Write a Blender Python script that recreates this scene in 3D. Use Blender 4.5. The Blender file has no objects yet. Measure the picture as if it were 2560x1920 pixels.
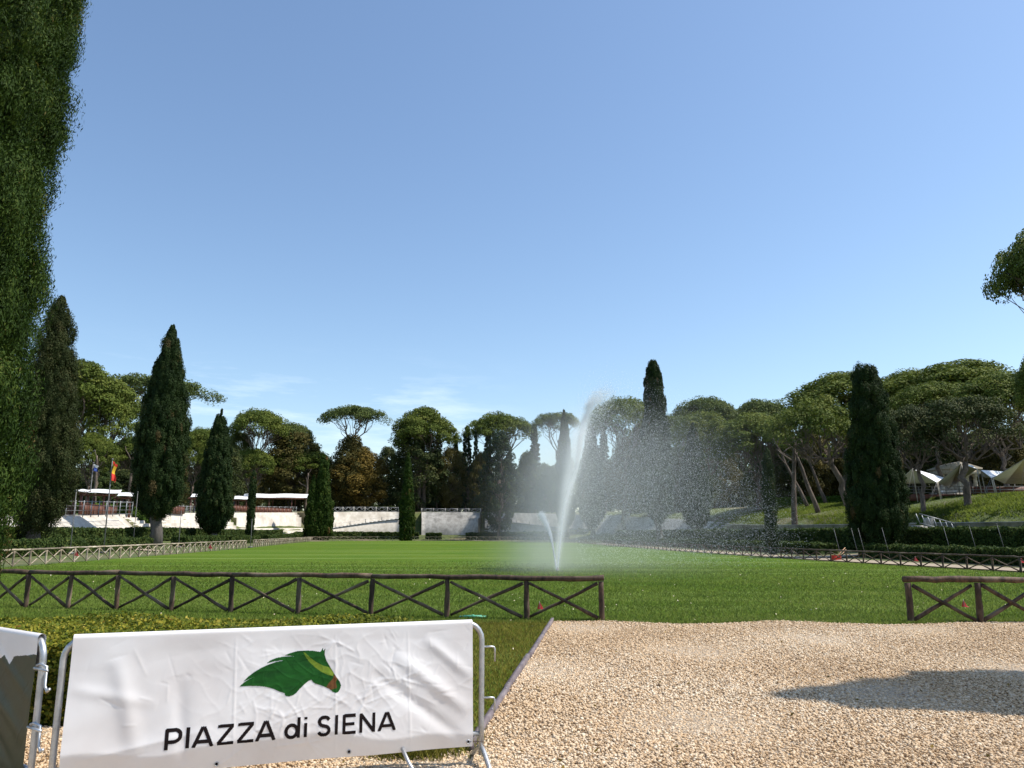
import bpy, math, random
import numpy as np
from mathutils import Vector

rng = np.random.default_rng(7)
random.seed(7)
SC = bpy.context.scene
COL = SC.collection
R = math.radians

# ------------------------------------------------------------------ camera, sky, sun, exposure
F, CAMH, PITCH = 1923.0, 1.7, math.atan(372 / 1923.0)
cp, sp = math.cos(PITCH), math.sin(PITCH)
cam = bpy.data.cameras.new('camera'); cam.sensor_width = 36; cam.lens = 36 * F / 2560
cam.clip_end = 3000; cam.clip_start = 0.05
camo = bpy.data.objects.new('camera', cam); COL.objects.link(camo)
camo.location = (0, 0, CAMH); camo.rotation_euler = (math.pi / 2 + PITCH, 0, 0)
SC.camera = camo

SUN_EL, SUN_AZ = 56.0, 2.0            # azimuth measured from +X towards +Y
w = bpy.data.worlds.new('World'); SC.world = w; w.use_nodes = True
nt = w.node_tree; N = nt.nodes; L = nt.links
bg = N['Background']
sky = N.new('ShaderNodeTexSky'); sky.sky_type = 'NISHITA'; sky.sun_disc = False
sky.sun_elevation = R(SUN_EL); sky.sun_rotation = R(90 - SUN_AZ)
sky.air_density = 1.1; sky.dust_density = 0.7; sky.ozone_density = 1.6; sky.altitude = 0
# thin cirrus: pale wisps low over the trees on the left
tc = N.new('ShaderNodeTexCoord'); mp = N.new('ShaderNodeMapping'); mp.inputs['Scale'].default_value = (3.0, 3.0, 20.0)
mp.inputs['Rotation'].default_value = (0, R(9), 0)
L.new(tc.outputs['Generated'], mp.inputs['Vector'])
nz = N.new('ShaderNodeTexNoise'); nz.inputs['Scale'].default_value = 2.2; nz.inputs['Detail'].default_value = 8; nz.inputs['Roughness'].default_value = .62
L.new(mp.outputs[0], nz.inputs['Vector'])
cr = N.new('ShaderNodeValToRGB'); cr.color_ramp.elements[0].position = .49; cr.color_ramp.elements[1].position = .80
L.new(nz.outputs['Fac'], cr.inputs['Fac'])
sx = N.new('ShaderNodeSeparateXYZ'); L.new(tc.outputs['Generated'], sx.inputs[0])
def mrange(inp, a, b, c, d):
    m = N.new('ShaderNodeMapRange'); m.interpolation_type = 'SMOOTHSTEP'; L.new(inp, m.inputs[0])
    for i, v in zip((1, 2, 3, 4), (a, b, c, d)): m.inputs[i].default_value = v
    return m.outputs[0]
def wm(op, a, b):
    m = N.new('ShaderNodeMath'); m.operation = op; L.new(a, m.inputs[0])
    if isinstance(b, (int, float)): m.inputs[1].default_value = b
    else: L.new(b, m.inputs[1])
    return m.outputs[0]
band = wm('MULTIPLY', mrange(sx.outputs[2], .06, .13, 0, 1), mrange(sx.outputs[2], .15, .24, 1, 0))
band = wm('MULTIPLY', band, mrange(sx.outputs[0], -.12, .05, 1, 0))
fac = wm('MULTIPLY', wm('MULTIPLY', cr.outputs['Color'], band), .38)
mixc = N.new('ShaderNodeMix'); mixc.data_type = 'RGBA'
tintn = N.new('ShaderNodeMix'); tintn.data_type = 'RGBA'; tintn.blend_type = 'MULTIPLY'; tintn.inputs[0].default_value = 1; L.new(sky.outputs[0], tintn.inputs[6]); tintn.inputs[7].default_value = (.97, 1.02, 1.05, 1)
L.new(fac, mixc.inputs[0]); L.new(tintn.outputs[2], mixc.inputs[6]); mixc.inputs[7].default_value = (8.5, 9.0, 9.8, 1)
L.new(mixc.outputs[2], bg.inputs['Color']); bg.inputs['Strength'].default_value = .088

sl = bpy.data.lights.new('sun', 'SUN'); sl.energy = 2.75; sl.angle = R(.55); sl.color = (1.0, .95, .87)
so = bpy.data.objects.new('sun', sl); COL.objects.link(so); so.location = (60, 5, 80)
sd = Vector((math.cos(R(SUN_EL)) * math.cos(R(SUN_AZ)), math.cos(R(SUN_EL)) * math.sin(R(SUN_AZ)), math.sin(R(SUN_EL))))
so.rotation_euler = sd.to_track_quat('Z', 'Y').to_euler()
SC.view_settings.view_transform = 'Standard'; SC.view_settings.look = 'None'
SC.view_settings.exposure = 1.0; SC.view_settings.gamma = 1.0
try:
    SC.cycles.volume_bounces = 3; SC.cycles.volume_step_rate = 1.0; SC.cycles.volume_max_steps = 96; SC.cycles.max_bounces = 8
    SC.cycles.transparent_max_bounces = 12; SC.cycles.sample_clamp_indirect = 4
except Exception: pass

# ------------------------------------------------------------------ pixel helpers (source pixels 2560x1920) used to read positions
def at(px, py, Y):
    u = (960 - py) / F; k = Y / (cp - u * sp)
    return np.array([(px - 1280) / F * k, Y, CAMH + (sp + u * cp) * k])
def gp(px, py, z=0.0):
    u = (960 - py) / F; k = (z - CAMH) / (sp + u * cp)
    return np.array([(px - 1280) / F * k, (cp - u * sp) * k, z])
def topx(x, y, z):
    d = y * cp + (z - CAMH) * sp; v = -y * sp + (z - CAMH) * cp
    return 1280 + F * x / d, 960 - F * v / d

# ------------------------------------------------------------------ mesh helpers
def np_mesh(name, V, faces, mat=None, parent=None, tint=None, smooth=False, matidx=None, mats=None):
    """faces: list of int arrays (n,k), k constant per array"""
    me = bpy.data.meshes.new(name)
    V = np.asarray(V, dtype=np.float32)
    me.vertices.add(len(V)); me.vertices.foreach_set('co', V.ravel())
    faces = [np.asarray(f, dtype=np.int32) for f in faces if len(f)]
    loops = np.concatenate([f.ravel() for f in faces])
    starts = []; o = 0
    for f in faces:
        n, k = f.shape; starts.append(o + np.arange(n) * k); o += n * k
    starts = np.concatenate(starts).astype(np.int32)
    me.loops.add(len(loops)); me.loops.foreach_set('vertex_index', loops)
    me.polygons.add(len(starts)); me.polygons.foreach_set('loop_start', starts)
    if smooth: me.polygons.foreach_set('use_smooth', np.ones(len(starts), dtype=bool))
    if matidx is not None: me.polygons.foreach_set('material_index', np.asarray(matidx, dtype=np.int32))
    me.update(calc_edges=True)
    if tint is not None:
        a = me.attributes.new('tint', 'FLOAT', 'FACE'); a.data.foreach_set('value', np.asarray(tint, dtype=np.float32))
    for m in (mats or ([mat] if mat else [])): me.materials.append(m)
    o = bpy.data.objects.new(name, me); COL.objects.link(o)
    if parent is not None: o.parent = parent
    return o

class MB:
    def __init__(s): s.V = []; s.F = {}; s.n = 0
    def add(s, V, *Fs):
        V = np.asarray(V, float)
        for f in Fs:
            f = np.asarray(f, int)
            if len(f): s.F.setdefault(f.shape[1], []).append(f + s.n)
        s.V.append(V); s.n += len(V); return s
    def tube(s, P, rad, sides=8, cap=True, jit=0.0):
        P = np.asarray(P, float); n = len(P)
        rad = np.broadcast_to(np.asarray(rad, float), (n,))
        T = np.gradient(P, axis=0); T /= np.linalg.norm(T, axis=1)[:, None] + 1e-9
        ref = np.array([0, 0, 1.]) if abs(T[0, 2]) < .8 else np.array([1., 0, 0])
        A = np.zeros((n, 3)); a = np.cross(T[0], ref)
        for q in range(n):
            a = a - T[q] * (a @ T[q]); a = a / (np.linalg.norm(a) + 1e-9); A[q] = a
        B = np.cross(T, A)
        th = np.arange(sides) * 2 * np.pi / sides
        rr = rad[:, None] * (1 + jit * rng.standard_normal((n, sides)))
        V = P[:, None, :] + rr[..., None] * (np.cos(th)[None, :, None] * A[:, None, :] + np.sin(th)[None, :, None] * B[:, None, :])
        i = np.arange(n - 1)[:, None] * sides; j = np.arange(sides)[None, :]; j2 = (j + 1) % sides
        Q = np.stack([i + j, i + j2, i + sides + j2, i + sides + j], -1).reshape(-1, 4)
        V = V.reshape(-1, 3)
        if cap:
            V = np.vstack([V, P[0], P[-1]])
            c0, c1 = n * sides, n * sides + 1; jj = np.arange(sides); k2 = (jj + 1) % sides
            T0 = np.stack([np.full(sides, c0), k2, jj], -1)
            T1 = np.stack([np.full(sides, c1), (n - 1) * sides + jj, (n - 1) * sides + k2], -1)
            return s.add(V, Q, T0, T1)
        return s.add(V, Q)
    def box(s, c, size, rz=0.0, M=None):
        hx, hy, hz_ = np.asarray(size) / 2
        v = np.array([[x, y, z] for z in (-hz_, hz_) for x, y in ((-hx, -hy), (hx, -hy), (hx, hy), (-hx, hy))])
        ca, sa = math.cos(rz), math.sin(rz)
        v = v @ np.array([[ca, sa, 0], [-sa, ca, 0], [0, 0, 1]])
        return s.add(v + np.asarray(c), [[3, 2, 1, 0], [4, 5, 6, 7], [0, 1, 5, 4], [1, 2, 6, 5], [2, 3, 7, 6], [3, 0, 4, 7]])
    def beam(s, a, b, wd, ht):
        """rectangular bar from a to b (vertical ht, sideways wd)"""
        a = np.asarray(a, float); b = np.asarray(b, float); d = b - a; d /= np.linalg.norm(d)
        up = np.array([0, 0, 1.]) if abs(d[2]) < .95 else np.array([0, 1., 0])
        sd_ = np.cross(d, up); sd_ /= np.linalg.norm(sd_); u2 = np.cross(sd_, d)
        v = [p + i * sd_ * wd / 2 + j * u2 * ht / 2 for p in (a, b) for i, j in ((-1, -1), (1, -1), (1, 1), (-1, 1))]
        return s.add(v, [[0, 1, 2, 3], [7, 6, 5, 4], [0, 4, 5, 1], [1, 5, 6, 2], [2, 6, 7, 3], [3, 7, 4, 0]])
    def build(s, name, mat, parent=None, smooth=False, origin=None):
        V = np.vstack(s.V)
        if origin is None and parent is not None: origin = parent.location
        if origin is not None: V = V - np.array(origin)
        o = np_mesh(name, V, [np.vstack(f) for f in s.F.values()], mat, parent, smooth=smooth)
        if parent is None and origin is not None: o.location = origin
        return o

def tag(o, label, cat, group=None, kind=None):
    o['label'] = label; o['category'] = cat
    if group: o['group'] = group
    if kind: o['kind'] = kind
    return o
def thing(name, label, cat, loc, group=None, rz=0.0):
    o = bpy.data.objects.new(name, None); COL.objects.link(o); o.empty_display_size = .2
    o.location = tuple(float(v) for v in loc); o.rotation_euler = (0, 0, rz)
    return tag(o, label, cat, group)

# ------------------------------------------------------------------ materials
def newmat(name):
    m = bpy.data.materials.new(name); m.use_nodes = True
    return m, m.node_tree.nodes, m.node_tree.links, m.node_tree.nodes['Principled BSDF']
def noisy(name, c1, c2, scale=3.0, rough=.8, bump=0.0, bscale=None, stretch=(1, 1, 1), detail=6, lo=.35, hi=.65, metallic=0, spec=.5, c3=None, s3=.3):
    m, n, l, b = newmat(name)
    tc = n.new('ShaderNodeTexCoord'); mp = n.new('ShaderNodeMapping'); mp.inputs['Scale'].default_value = stretch
    l.new(tc.outputs['Object'], mp.inputs['Vector'])
    nz = n.new('ShaderNodeTexNoise'); nz.inputs['Scale'].default_value = scale; nz.inputs['Detail'].default_value = detail; nz.inputs['Roughness'].default_value = .65
    l.new(mp.outputs[0], nz.inputs['Vector'])
    r = n.new('ShaderNodeValToRGB'); r.color_ramp.elements[0].position = lo; r.color_ramp.elements[1].position = hi
    r.color_ramp.elements[0].color = (*c1, 1); r.color_ramp.elements[1].color = (*c2, 1)
    l.new(nz.outputs['Fac'], r.inputs['Fac']); out = r.outputs['Color']
    if c3 is not None:
        n2 = n.new('ShaderNodeTexNoise'); n2.inputs['Scale'].default_value = s3; n2.inputs['Detail'].default_value = 5
        l.new(tc.outputs['Object'], n2.inputs['Vector'])
        r2 = n.new('ShaderNodeValToRGB'); r2.color_ramp.elements[0].position = .48; r2.color_ramp.elements[1].position = .7
        l.new(n2.outputs['Fac'], r2.inputs['Fac'])
        mx = n.new('ShaderNodeMix'); mx.data_type = 'RGBA'; l.new(r2.outputs['Color'], mx.inputs[0]); l.new(out, mx.inputs[6]); mx.inputs[7].default_value = (*c3, 1)
        out = mx.outputs[2]
    l.new(out, b.inputs['Base Color'])
    b.inputs['Roughness'].default_value = rough; b.inputs['Metallic'].default_value = metallic; b.inputs['Specular IOR Level'].default_value = spec
    if bump:
        n3 = n.new('ShaderNodeTexNoise'); n3.inputs['Scale'].default_value = bscale or scale * 4; n3.inputs['Detail'].default_value = 8
        l.new(mp.outputs[0], n3.inputs['Vector'])
        bp = n.new('ShaderNodeBump'); bp.inputs['Strength'].default_value = 1.0; bp.inputs['Distance'].default_value = bump
        l.new(n3.outputs['Fac'], bp.inputs['Height']); l.new(bp.outputs[0], b.inputs['Normal'])
    return m
def vary(m, lo=.7, hi=1.35):
    n, l = m.node_tree.nodes, m.node_tree.links; b = n['Principled BSDF']; src = b.inputs['Base Color'].links[0].from_socket
    oi = n.new('ShaderNodeObjectInfo'); mr = n.new('ShaderNodeMapRange'); l.new(oi.outputs['Random'], mr.inputs[0]); mr.inputs[3].default_value = lo; mr.inputs[4].default_value = hi
    hs = n.new('ShaderNodeHueSaturation'); l.new(mr.outputs[0], hs.inputs['Value']); l.new(src, hs.inputs['Color']); l.new(hs.outputs[0], b.inputs['Base Color'])
def leafmat(name, stops, trans=.25, rough=.7, spec=.12):
    """per-leaf colour from the tint attribute, a little light passing through"""
    m, n, l, b = newmat(name)
    a = n.new('ShaderNodeAttribute'); a.attribute_name = 'tint'
    r = n.new('ShaderNodeValToRGB'); els = r.color_ramp.elements
    while len(els) < len(stops): els.new(.5)
    for e, (p, c) in zip(els, stops): e.position = p; e.color = (*c, 1)
    l.new(a.outputs['Fac'], r.inputs['Fac']); l.new(r.outputs['Color'], b.inputs['Base Color'])
    b.inputs['Roughness'].default_value = rough; b.inputs['Specular IOR Level'].default_value = spec
    t = n.new('ShaderNodeBsdfTranslucent'); l.new(r.outputs['Color'], t.inputs['Color'])
    mx = n.new('ShaderNodeMixShader'); mx.inputs[0].default_value = trans
    l.new(b.outputs[0], mx.inputs[1]); l.new(t.outputs[0], mx.inputs[2]); l.new(mx.outputs[0], n['Material Output'].inputs['Surface'])
    return m
def upnormal(m, k=.75):
    n, l = m.node_tree.nodes, m.node_tree.links; g = n.new('ShaderNodeNewGeometry'); mx = n.new('ShaderNodeMix'); mx.data_type = 'VECTOR'
    mx.inputs[0].default_value = k; l.new(g.outputs['Normal'], mx.inputs[4]); mx.inputs[5].default_value = (0, 0, 1)
    v = n.new('ShaderNodeVectorMath'); v.operation = 'NORMALIZE'; l.new(mx.outputs[1], v.inputs[0]); l.new(v.outputs[0], n['Principled BSDF'].inputs['Normal'])
def flat(name, c, rough=.5, metallic=0, spec=.5):
    m, n, l, b = newmat(name); b.inputs['Base Color'].default_value = (*c, 1); b.inputs['Roughness'].default_value = rough
    b.inputs['Metallic'].default_value = metallic; b.inputs['Specular IOR Level'].default_value = spec
    return m

M = {}
M['bark_fence'] = noisy('fence_log', (.026, .015, .010), (.115, .068, .040), 9, .85, .006, 20, (1, 1, .35), c3=(.19, .14, .095), s3=2.0)
M['bark_pale'] = noisy('pale_fence_log', (.15, .115, .075), (.42, .34, .24), 6, .85, .006, 20, c3=(.5, .43, .33), s3=1.0)
vary(M['bark_fence']); vary(M['bark_pale'], .6, 1.2)
M['bark_pine'] = noisy('pine_bark', (.06, .045, .035), (.19, .14, .105), 2.5, .9, .05, 5, (1, 1, .4))
M['bark_cyp'] = noisy('cypress_bark', (.06, .052, .045), (.15, .13, .11), 4, .9, .03, 8, (1, 1, .15))
M['hillblade'] = leafmat('hill_grass_blades', [(0, (.05, .085, .010)), (.5, (.12, .165, .020)), (.9, (.20, .23, .04)), (1, (.33, .30, .09))], .35, .7, .1)
M['cypress'] = leafmat('cypress_foliage', [(0, (.012, .026, .007)), (.5, (.028, .050, .013)), (.85, (.05, .072, .020)), (1, (.10, .075, .03))], .2)
M['cypress_near'] = leafmat('near_cypress_foliage', [(0, (.016, .034, .005)), (.5, (.04, .075, .010)), (.9, (.095, .13, .020)), (1, (.14, .09, .03))], .22)
M['cypress_dull'] = leafmat('dull_cypress_foliage', [(0, (.02, .03, .008)), (.5, (.042, .055, .016)), (1, (.10, .09, .035))], .2)
M['pine'] = leafmat('pine_needles', [(0, (.05, .075, .012)), (.5, (.115, .15, .024)), (1, (.20, .21, .045))], .25)
M['pine_blue'] = leafmat('far_pine_needles', [(0, (.045, .07, .02)), (.5, (.095, .125, .032)), (1, (.15, .17, .05))], .25)
M['oak_dark'] = leafmat('dark_oak_leaves', [(0, (.02, .034, .009)), (.5, (.05, .066, .018)), (1, (.11, .11, .034))], .2)
M['oak_brown'] = leafmat('brown_oak_leaves', [(0, (.045, .045, .012)), (.5, (.10, .088, .024)), (1, (.18, .14, .04))], .32)
M['oak_gold'] = leafmat('golden_oak_leaves', [(0, (.07, .055, .012)), (.5, (.17, .12, .025)), (1, (.28, .19, .045))], .35)
M['oak_green'] = leafmat('green_tree_leaves', [(0, (.028, .05, .014)), (.5, (.06, .09, .024)), (1, (.12, .14, .04))], .25)
M['fir'] = leafmat('fir_needles', [(0, (.016, .032, .015)), (.5, (.034, .056, .025)), (1, (.07, .09, .035))], .2)
M['hedge'] = leafmat('hedge_leaves', [(0, (.022, .042, .009)), (.5, (.05, .08, .016)), (1, (.12, .13, .03))], .25)
M['hedge_bright'] = leafmat('bright_hedge_leaves', [(0, (.05, .10, .015)), (.5, (.10, .17, .025)), (1, (.18, .24, .05))], .3)
M['hedge_near'] = leafmat('box_hedge_leaves', [(0, (.04, .06, .006)), (.38, (.125, .155, .014)), (.68, (.31, .28, .03)), (.95, (.47, .37, .06)), (1, (.20, .09, .02))], .3, .6, .15)
M['grassblade'] = leafmat('grass_blades', [(0, (.060, .105, .014)), (.5, (.128, .192, .028)), (.9, (.23, .28, .06)), (1, (.36, .35, .16))], .35, .7, .1)
M['vergeblade'] = leafmat('verge_grass_blades', [(0, (.075, .09, .012)), (.5, (.17, .165, .022)), (.9, (.27, .24, .05)), (1, (.42, .34, .12))], .35, .7, .1)
upnormal(M['grassblade']); upnormal(M['hillblade']); upnormal(M['vergeblade'])
for _k in ('hedge', 'hedge_bright', 'hedge_near', 'pine', 'pine_blue', 'oak_green', 'oak_brown', 'oak_gold', 'oak_dark'): upnormal(M[_k], .35)
M['concrete'] = noisy('pale_terrace_plaster', (.50, .45, .37), (.66, .61, .53), 1.2, .9, .01, 6, c3=(.40, .35, .28), s3=.35)
M['concrete_shade_grey'] = noisy('shade_grey_terrace_stone', (.30, .28, .25), (.48, .46, .42), 1.5, .9, .01, 6, c3=(.2, .19, .17), s3=.5)  # darker copy of the terrace plaster; the walls' shade is in its colour
M['brownwood'] = noisy('red_brown_boards', (.10, .035, .02), (.17, .06, .035), 3, .6, .003, 9, (1, 1, 6))
M['darkwood'] = noisy('dark_timber', (.045, .025, .016), (.09, .05, .03), 3, .7, .003, 9)
M['awning'] = noisy('white_awning_cloth', (.74, .74, .73), (.82, .82, .81), 2, .7)
M['tan_cloth'] = noisy('tan_tent_cloth', (.55, .50, .38), (.66, .61, .48), 1.5, .7)
M['steel'] = noisy('galvanised_steel', (.42, .43, .44), (.60, .61, .62), 14, .48, .0005, 60, metallic=.85)
M['rail_steel'] = noisy('grey_railing_steel', (.3, .31, .32), (.45, .46, .47), 3, .5, metallic=.4)
M['darkpole'] = noisy('dull_grey_pole', (.12, .115, .11), (.22, .21, .20), 4, .6)
M['edging'] = noisy('edging_board', (.085, .065, .07), (.20, .16, .165), 6, .8, .003, 20, (1, .25, 1), c3=(.26, .22, .22), s3=3)
M['red'] = flat('red_plastic', (.55, .03, .02), .5)
M['ochre'] = flat('flag_yellow', (.75, .45, .03), .7)
M['flagred'] = flat('flag_red', (.62, .035, .02), .7)
M['flagblue'] = flat('flag_blue', (.03, .07, .30), .7)
M['flagwhite'] = flat('flag_white', (.75, .75, .75), .7)
M['ink'] = flat('black_print', (.012, .007, .007), .75, 0, .15)
M['mint'] = flat('mint_plastic', (.10, .42, .26), .5)
M['stone'] = noisy('carved_stone', (.30, .25, .19), (.5, .44, .35), 3, .9, .01)
M['handle'] = noisy('tool_handle_wood', (.42, .22, .11), (.55, .33, .18), 4, .6)

# banner cloth
def vinyl():
    m, n, l, b = newmat('white_vinyl')
    tc = n.new('ShaderNodeTexCoord'); nz = n.new('ShaderNodeTexNoise'); nz.inputs['Scale'].default_value = 1.6; nz.inputs['Detail'].default_value = 9
    l.new(tc.outputs['Object'], nz.inputs['Vector'])
    r = n.new('ShaderNodeValToRGB'); r.color_ramp.elements[0].position = .32; r.color_ramp.elements[1].position = .6
    r.color_ramp.elements[0].color = (.76, .715, .69, 1); r.color_ramp.elements[1].color = (.85, .825, .81, 1)
    l.new(nz.outputs['Fac'], r.inputs['Fac']); l.new(r.outputs['Color'], b.inputs['Base Color'])
    b.inputs['Roughness'].default_value = .42; b.inputs['Specular IOR Level'].default_value = .4
    return m
M['vinyl'] = vinyl()
M['print_green'] = noisy('green_leaf_print', (.008, .05, .010), (.016, .115, .016), 6, .7, 0, None, (1, 1, 3), lo=.3, hi=.7, spec=.15)
M['print_lime'] = noisy('lime_leaf_print', (.11, .20, .02), (.20, .27, .03), 14, .7, spec=.15)
M['print_brown'] = noisy('brown_leaf_print', (.10, .05, .02), (.22, .085, .03), 12, .7, spec=.15)
M['print_dark'] = noisy('dark_green_print', (.022, .026, .014), (.03, .045, .018), 1.6, .45, lo=.3, hi=.7)

# ground materials
def lawnmat():
    m, n, l, b = newmat('mown_grass')
    tc = n.new('ShaderNodeTexCoord')
    def noise(s, d, st=(1, 1, 1), rz=0):
        mp = n.new('ShaderNodeMapping'); mp.inputs['Scale'].default_value = st; mp.inputs['Rotation'].default_value = (0, 0, rz); l.new(tc.outputs['Object'], mp.inputs['Vector'])
        z = n.new('ShaderNodeTexNoise'); z.inputs['Scale'].default_value = s; z.inputs['Detail'].default_value = d; z.inputs['Roughness'].default_value = .7
        l.new(mp.outputs[0], z.inputs['Vector']); return z.outputs['Fac']
    def ramp(f, a, b_, ca, cb):
        r = n.new('ShaderNodeValToRGB'); r.color_ramp.elements[0].position = a; r.color_ramp.elements[1].position = b_
        r.color_ramp.elements[0].color = (*ca, 1); r.color_ramp.elements[1].color = (*cb, 1); l.new(f, r.inputs['Fac']); return r.outputs['Color']
    def mix(f, A, B):
        x = n.new('ShaderNodeMix'); x.data_type = 'RGBA'
        if isinstance(f, float): x.inputs[0].default_value = f
        else: l.new(f, x.inputs[0])
        l.new(A, x.inputs[6])
        if isinstance(B, tuple): x.inputs[7].default_value = (*B, 1)
        else: l.new(B, x.inputs[7])
        return x.outputs[2]
    fine = ramp(noise(9, 8), .3, .7, (.035, .080, .006), (.105, .18, .014))
    big = ramp(noise(.12, 5), .4, .62, (0, 0, 0), (1, 1, 1))
    c = mix(big, fine, ramp(noise(11, 8), .3, .7, (.05, .09, .008), (.14, .20, .02)))
    pale = ramp(noise(.5, 6), .58, .75, (0, 0, 0), (.8, .8, .8))
    c = mix(pale, c, (.17, .22, .055))
    # faint wheel / mower tracks
    tr = ramp(noise(.35, 2, (.03, 1, 1), .35), .52, .60, (0, 0, 0), (.5, .5, .5))
    c = mix(tr, c, (.18, .24, .06))
    tr2 = ramp(noise(.4, 2, (.03, 1, 1), -.5), .58, .64, (0, 0, 0), (.5, .5, .5))
    c = mix(tr2, c, (.055, .11, .012))
    l.new(c, b.inputs['Base Color']); b.inputs['Roughness'].default_value = .9; b.inputs['Specular IOR Level'].default_value = .05
    bp = n.new('ShaderNodeBump'); bp.inputs['Distance'].default_value = .05; bp.inputs['Strength'].default_value = .8
    l.new(noise(16, 6), bp.inputs['Height']); l.new(bp.outputs[0], b.inputs['Normal'])
    return m
M['lawn'] = lawnmat()
M['terrain'] = noisy('park_ground', (.045, .075, .014), (.12, .135, .032), 1.3, .9, .08, 4, c3=(.16, .12, .075), s3=.11)
M['woodfloor'] = M['terrain']
M['path'] = noisy('beige_path_sand', (.28, .22, .15), (.42, .34, .24), 5, .95, .01, 30)
M['soil'] = noisy('dark_soil', (.08, .055, .04), (.16, .12, .09), 4, .95, .03, 20)
def gravelbase():
    m, n, l, b = newmat('gravel_bed')
    tc = n.new('ShaderNodeTexCoord'); v = n.new('ShaderNodeTexVoronoi'); v.inputs['Scale'].default_value = 38
    l.new(tc.outputs['Object'], v.inputs['Vector'])
    r = n.new('ShaderNodeValToRGB'); r.color_ramp.elements[0].color = (.30, .21, .13, 1); r.color_ramp.elements[1].color = (.60, .48, .34, 1)
    s = n.new('ShaderNodeSeparateColor'); l.new(v.outputs['Color'], s.inputs[0]); l.new(s.outputs[0], r.inputs['Fac'])
    l.new(r.outputs['Color'], b.inputs['Base Color']); b.inputs['Roughness'].default_value = .9
    bp = n.new('ShaderNodeBump'); bp.invert = True; bp.inputs['Distance'].default_value = .03; l.new(v.outputs['Distance'], bp.inputs['Height']); l.new(bp.outputs[0], b.inputs['Normal'])
    return m
M['gravelbase'] = gravelbase()
M['pebble'] = leafmat('pebble', [(0, (.27, .155, .075)), (.3, (.51, .345, .19)), (.65, (.66, .49, .315)), (1, (.83, .72, .55))], 0.0, .8, .3)
M['drop'] = leafmat('water_drops', [(0, (.92, .95, .98)), (1, (.92, .95, .98))], .5, .3, .5)

# ------------------------------------------------------------------ terrain
# rim of the arena: foot of the terraces, from the near left round the far end to the near right: x, y, height of the ground above it, slope beyond
RC = np.array([(-36, 5, 2.4, .03), (-38.6, 30, 2.4, .03), (-41, 50, 2.7, .03), (-43.3, 69, 3.0, .03), (-47, 101, 4.0, .03), (-51.8, 140, 5.2, .03), (-50, 160, 5.8, .03), (-44, 178, 6.3, .03),
               (-34, 187, 6.7, .02), (-20, 191, 6.7, .02), (-5, 190, 6.6, .02), (6, 184, 6.2, .03), (15, 172, 5.6, .06), (20, 155, 4.9, .1), (24.8, 140, 4.2, .14), (29.6, 100, 2.75, .19),
               (34.5, 60, 2.5, .2), (37, 40, 2.45, .2), (39.5, 5, 2.4, .2)], float)
def catmull(P, n):
    out = []
    for i in range(len(P) - 1):
        p0, p1, p2, p3 = P[max(i - 1, 0)], P[i], P[i + 1], P[min(i + 2, len(P) - 1)]
        for t in np.arange(n) / n:
            out.append(.5 * ((2 * p1) + (-p0 + p2) * t + (2 * p0 - 5 * p1 + 4 * p2 - p3) * t * t + (-p0 + 3 * p1 - 3 * p2 + p3) * t ** 3))
    out.append(P[-1]); return np.array(out)
RIM = catmull(RC, 14)
_d = np.gradient(RIM[:, :2], axis=0); _d /= np.linalg.norm(_d, axis=1)[:, None]
RN = np.stack([-_d[:, 1], _d[:, 0]], -1)          # outward
RPX = np.array([topx(p[0], p[1], CAMH)[0] if p[1] > 20 else (-9e3 if p[0] < 0 else 9e3) for p in RIM])
def hz(x, y):
    x = np.atleast_1d(np.asarray(x, float)); y = np.atleast_1d(np.asarray(y, float))
    out = np.zeros(x.shape); xs, ys = x.ravel(), y.ravel(); res = np.zeros(len(xs))
    for a in range(0, len(xs), 4000):
        q = np.stack([xs[a:a + 4000], ys[a:a + 4000]], -1)
        D = ((q[:, None, :] - RIM[None, :, :2]) ** 2).sum(-1); k = D.argmin(1)
        d = ((q - RIM[k, :2]) * RN[k]).sum(-1); d = np.sign(d) * np.sqrt(D[np.arange(len(k)), k])
        zin = np.interp(d, [-14, -12.5, -6, -2, 0], [0, 0, .35, 1.15, 1.45])
        zt, slp = RIM[k, 2], RIM[k, 3]
        zo = zt + np.clip(d, 0, 14) * slp + np.clip(d - 14, 0, 400) * .022
        t = np.clip((d - .6) / 3.6, 0, 1)
        z = np.where(d < 0, zin, 1.45 * (1 - t) + zo * t)
        f = np.clip((q[:, 1] - 10) / 18, 0, 1); f = f * f * (3 - 2 * f)
        res[a:a + 4000] = z * f
    return res.reshape(x.shape)
def rim_d(x, y):
    D = ((RIM[:, :2] - [x, y]) ** 2).sum(-1); k = D.argmin(); return ((np.array([x, y]) - RIM[k, :2]) @ RN[k])
_bk = [i for i in range(len(RIM)) if -400 < RPX[i] < 1470 and RIM[i, 0] < 16]
def rimY(px): return float(np.interp(px, RPX[_bk], RIM[_bk, 1]))
def gz(x, y): return float(hz(x, y)[0])

gx = np.concatenate([np.linspace(-700, -130, 12), np.arange(-120, 121, 2.0), np.linspace(130, 700, 12)])
gy = np.concatenate([np.linspace(-60, -5, 8), np.arange(0, 290, 2.0), np.linspace(300, 1200, 14)])
GX, GY = np.meshgrid(gx, gy); GZ = hz(GX, GY)
GZ = GZ + np.where(GZ > 1.6, .12 * np.sin(GX * .31 + GY * .17) + .1 * np.sin(GX * .13 - GY * .37), 0) - .03
nx, ny = len(gx), len(gy)
ii, jj = np.meshgrid(np.arange(ny - 1), np.arange(nx - 1), indexing='ij')
Q = np.stack([ii * nx + jj, ii * nx + jj + 1, (ii + 1) * nx + jj + 1, (ii + 1) * nx + jj], -1).reshape(-1, 4)
o = np_mesh('terrain', np.stack([GX, GY, GZ], -1).reshape(-1, 3), [Q], M['terrain'], smooth=True)
tag(o, 'rough grassy park ground rising round the sunken lawn', 'ground', kind='structure')

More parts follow.
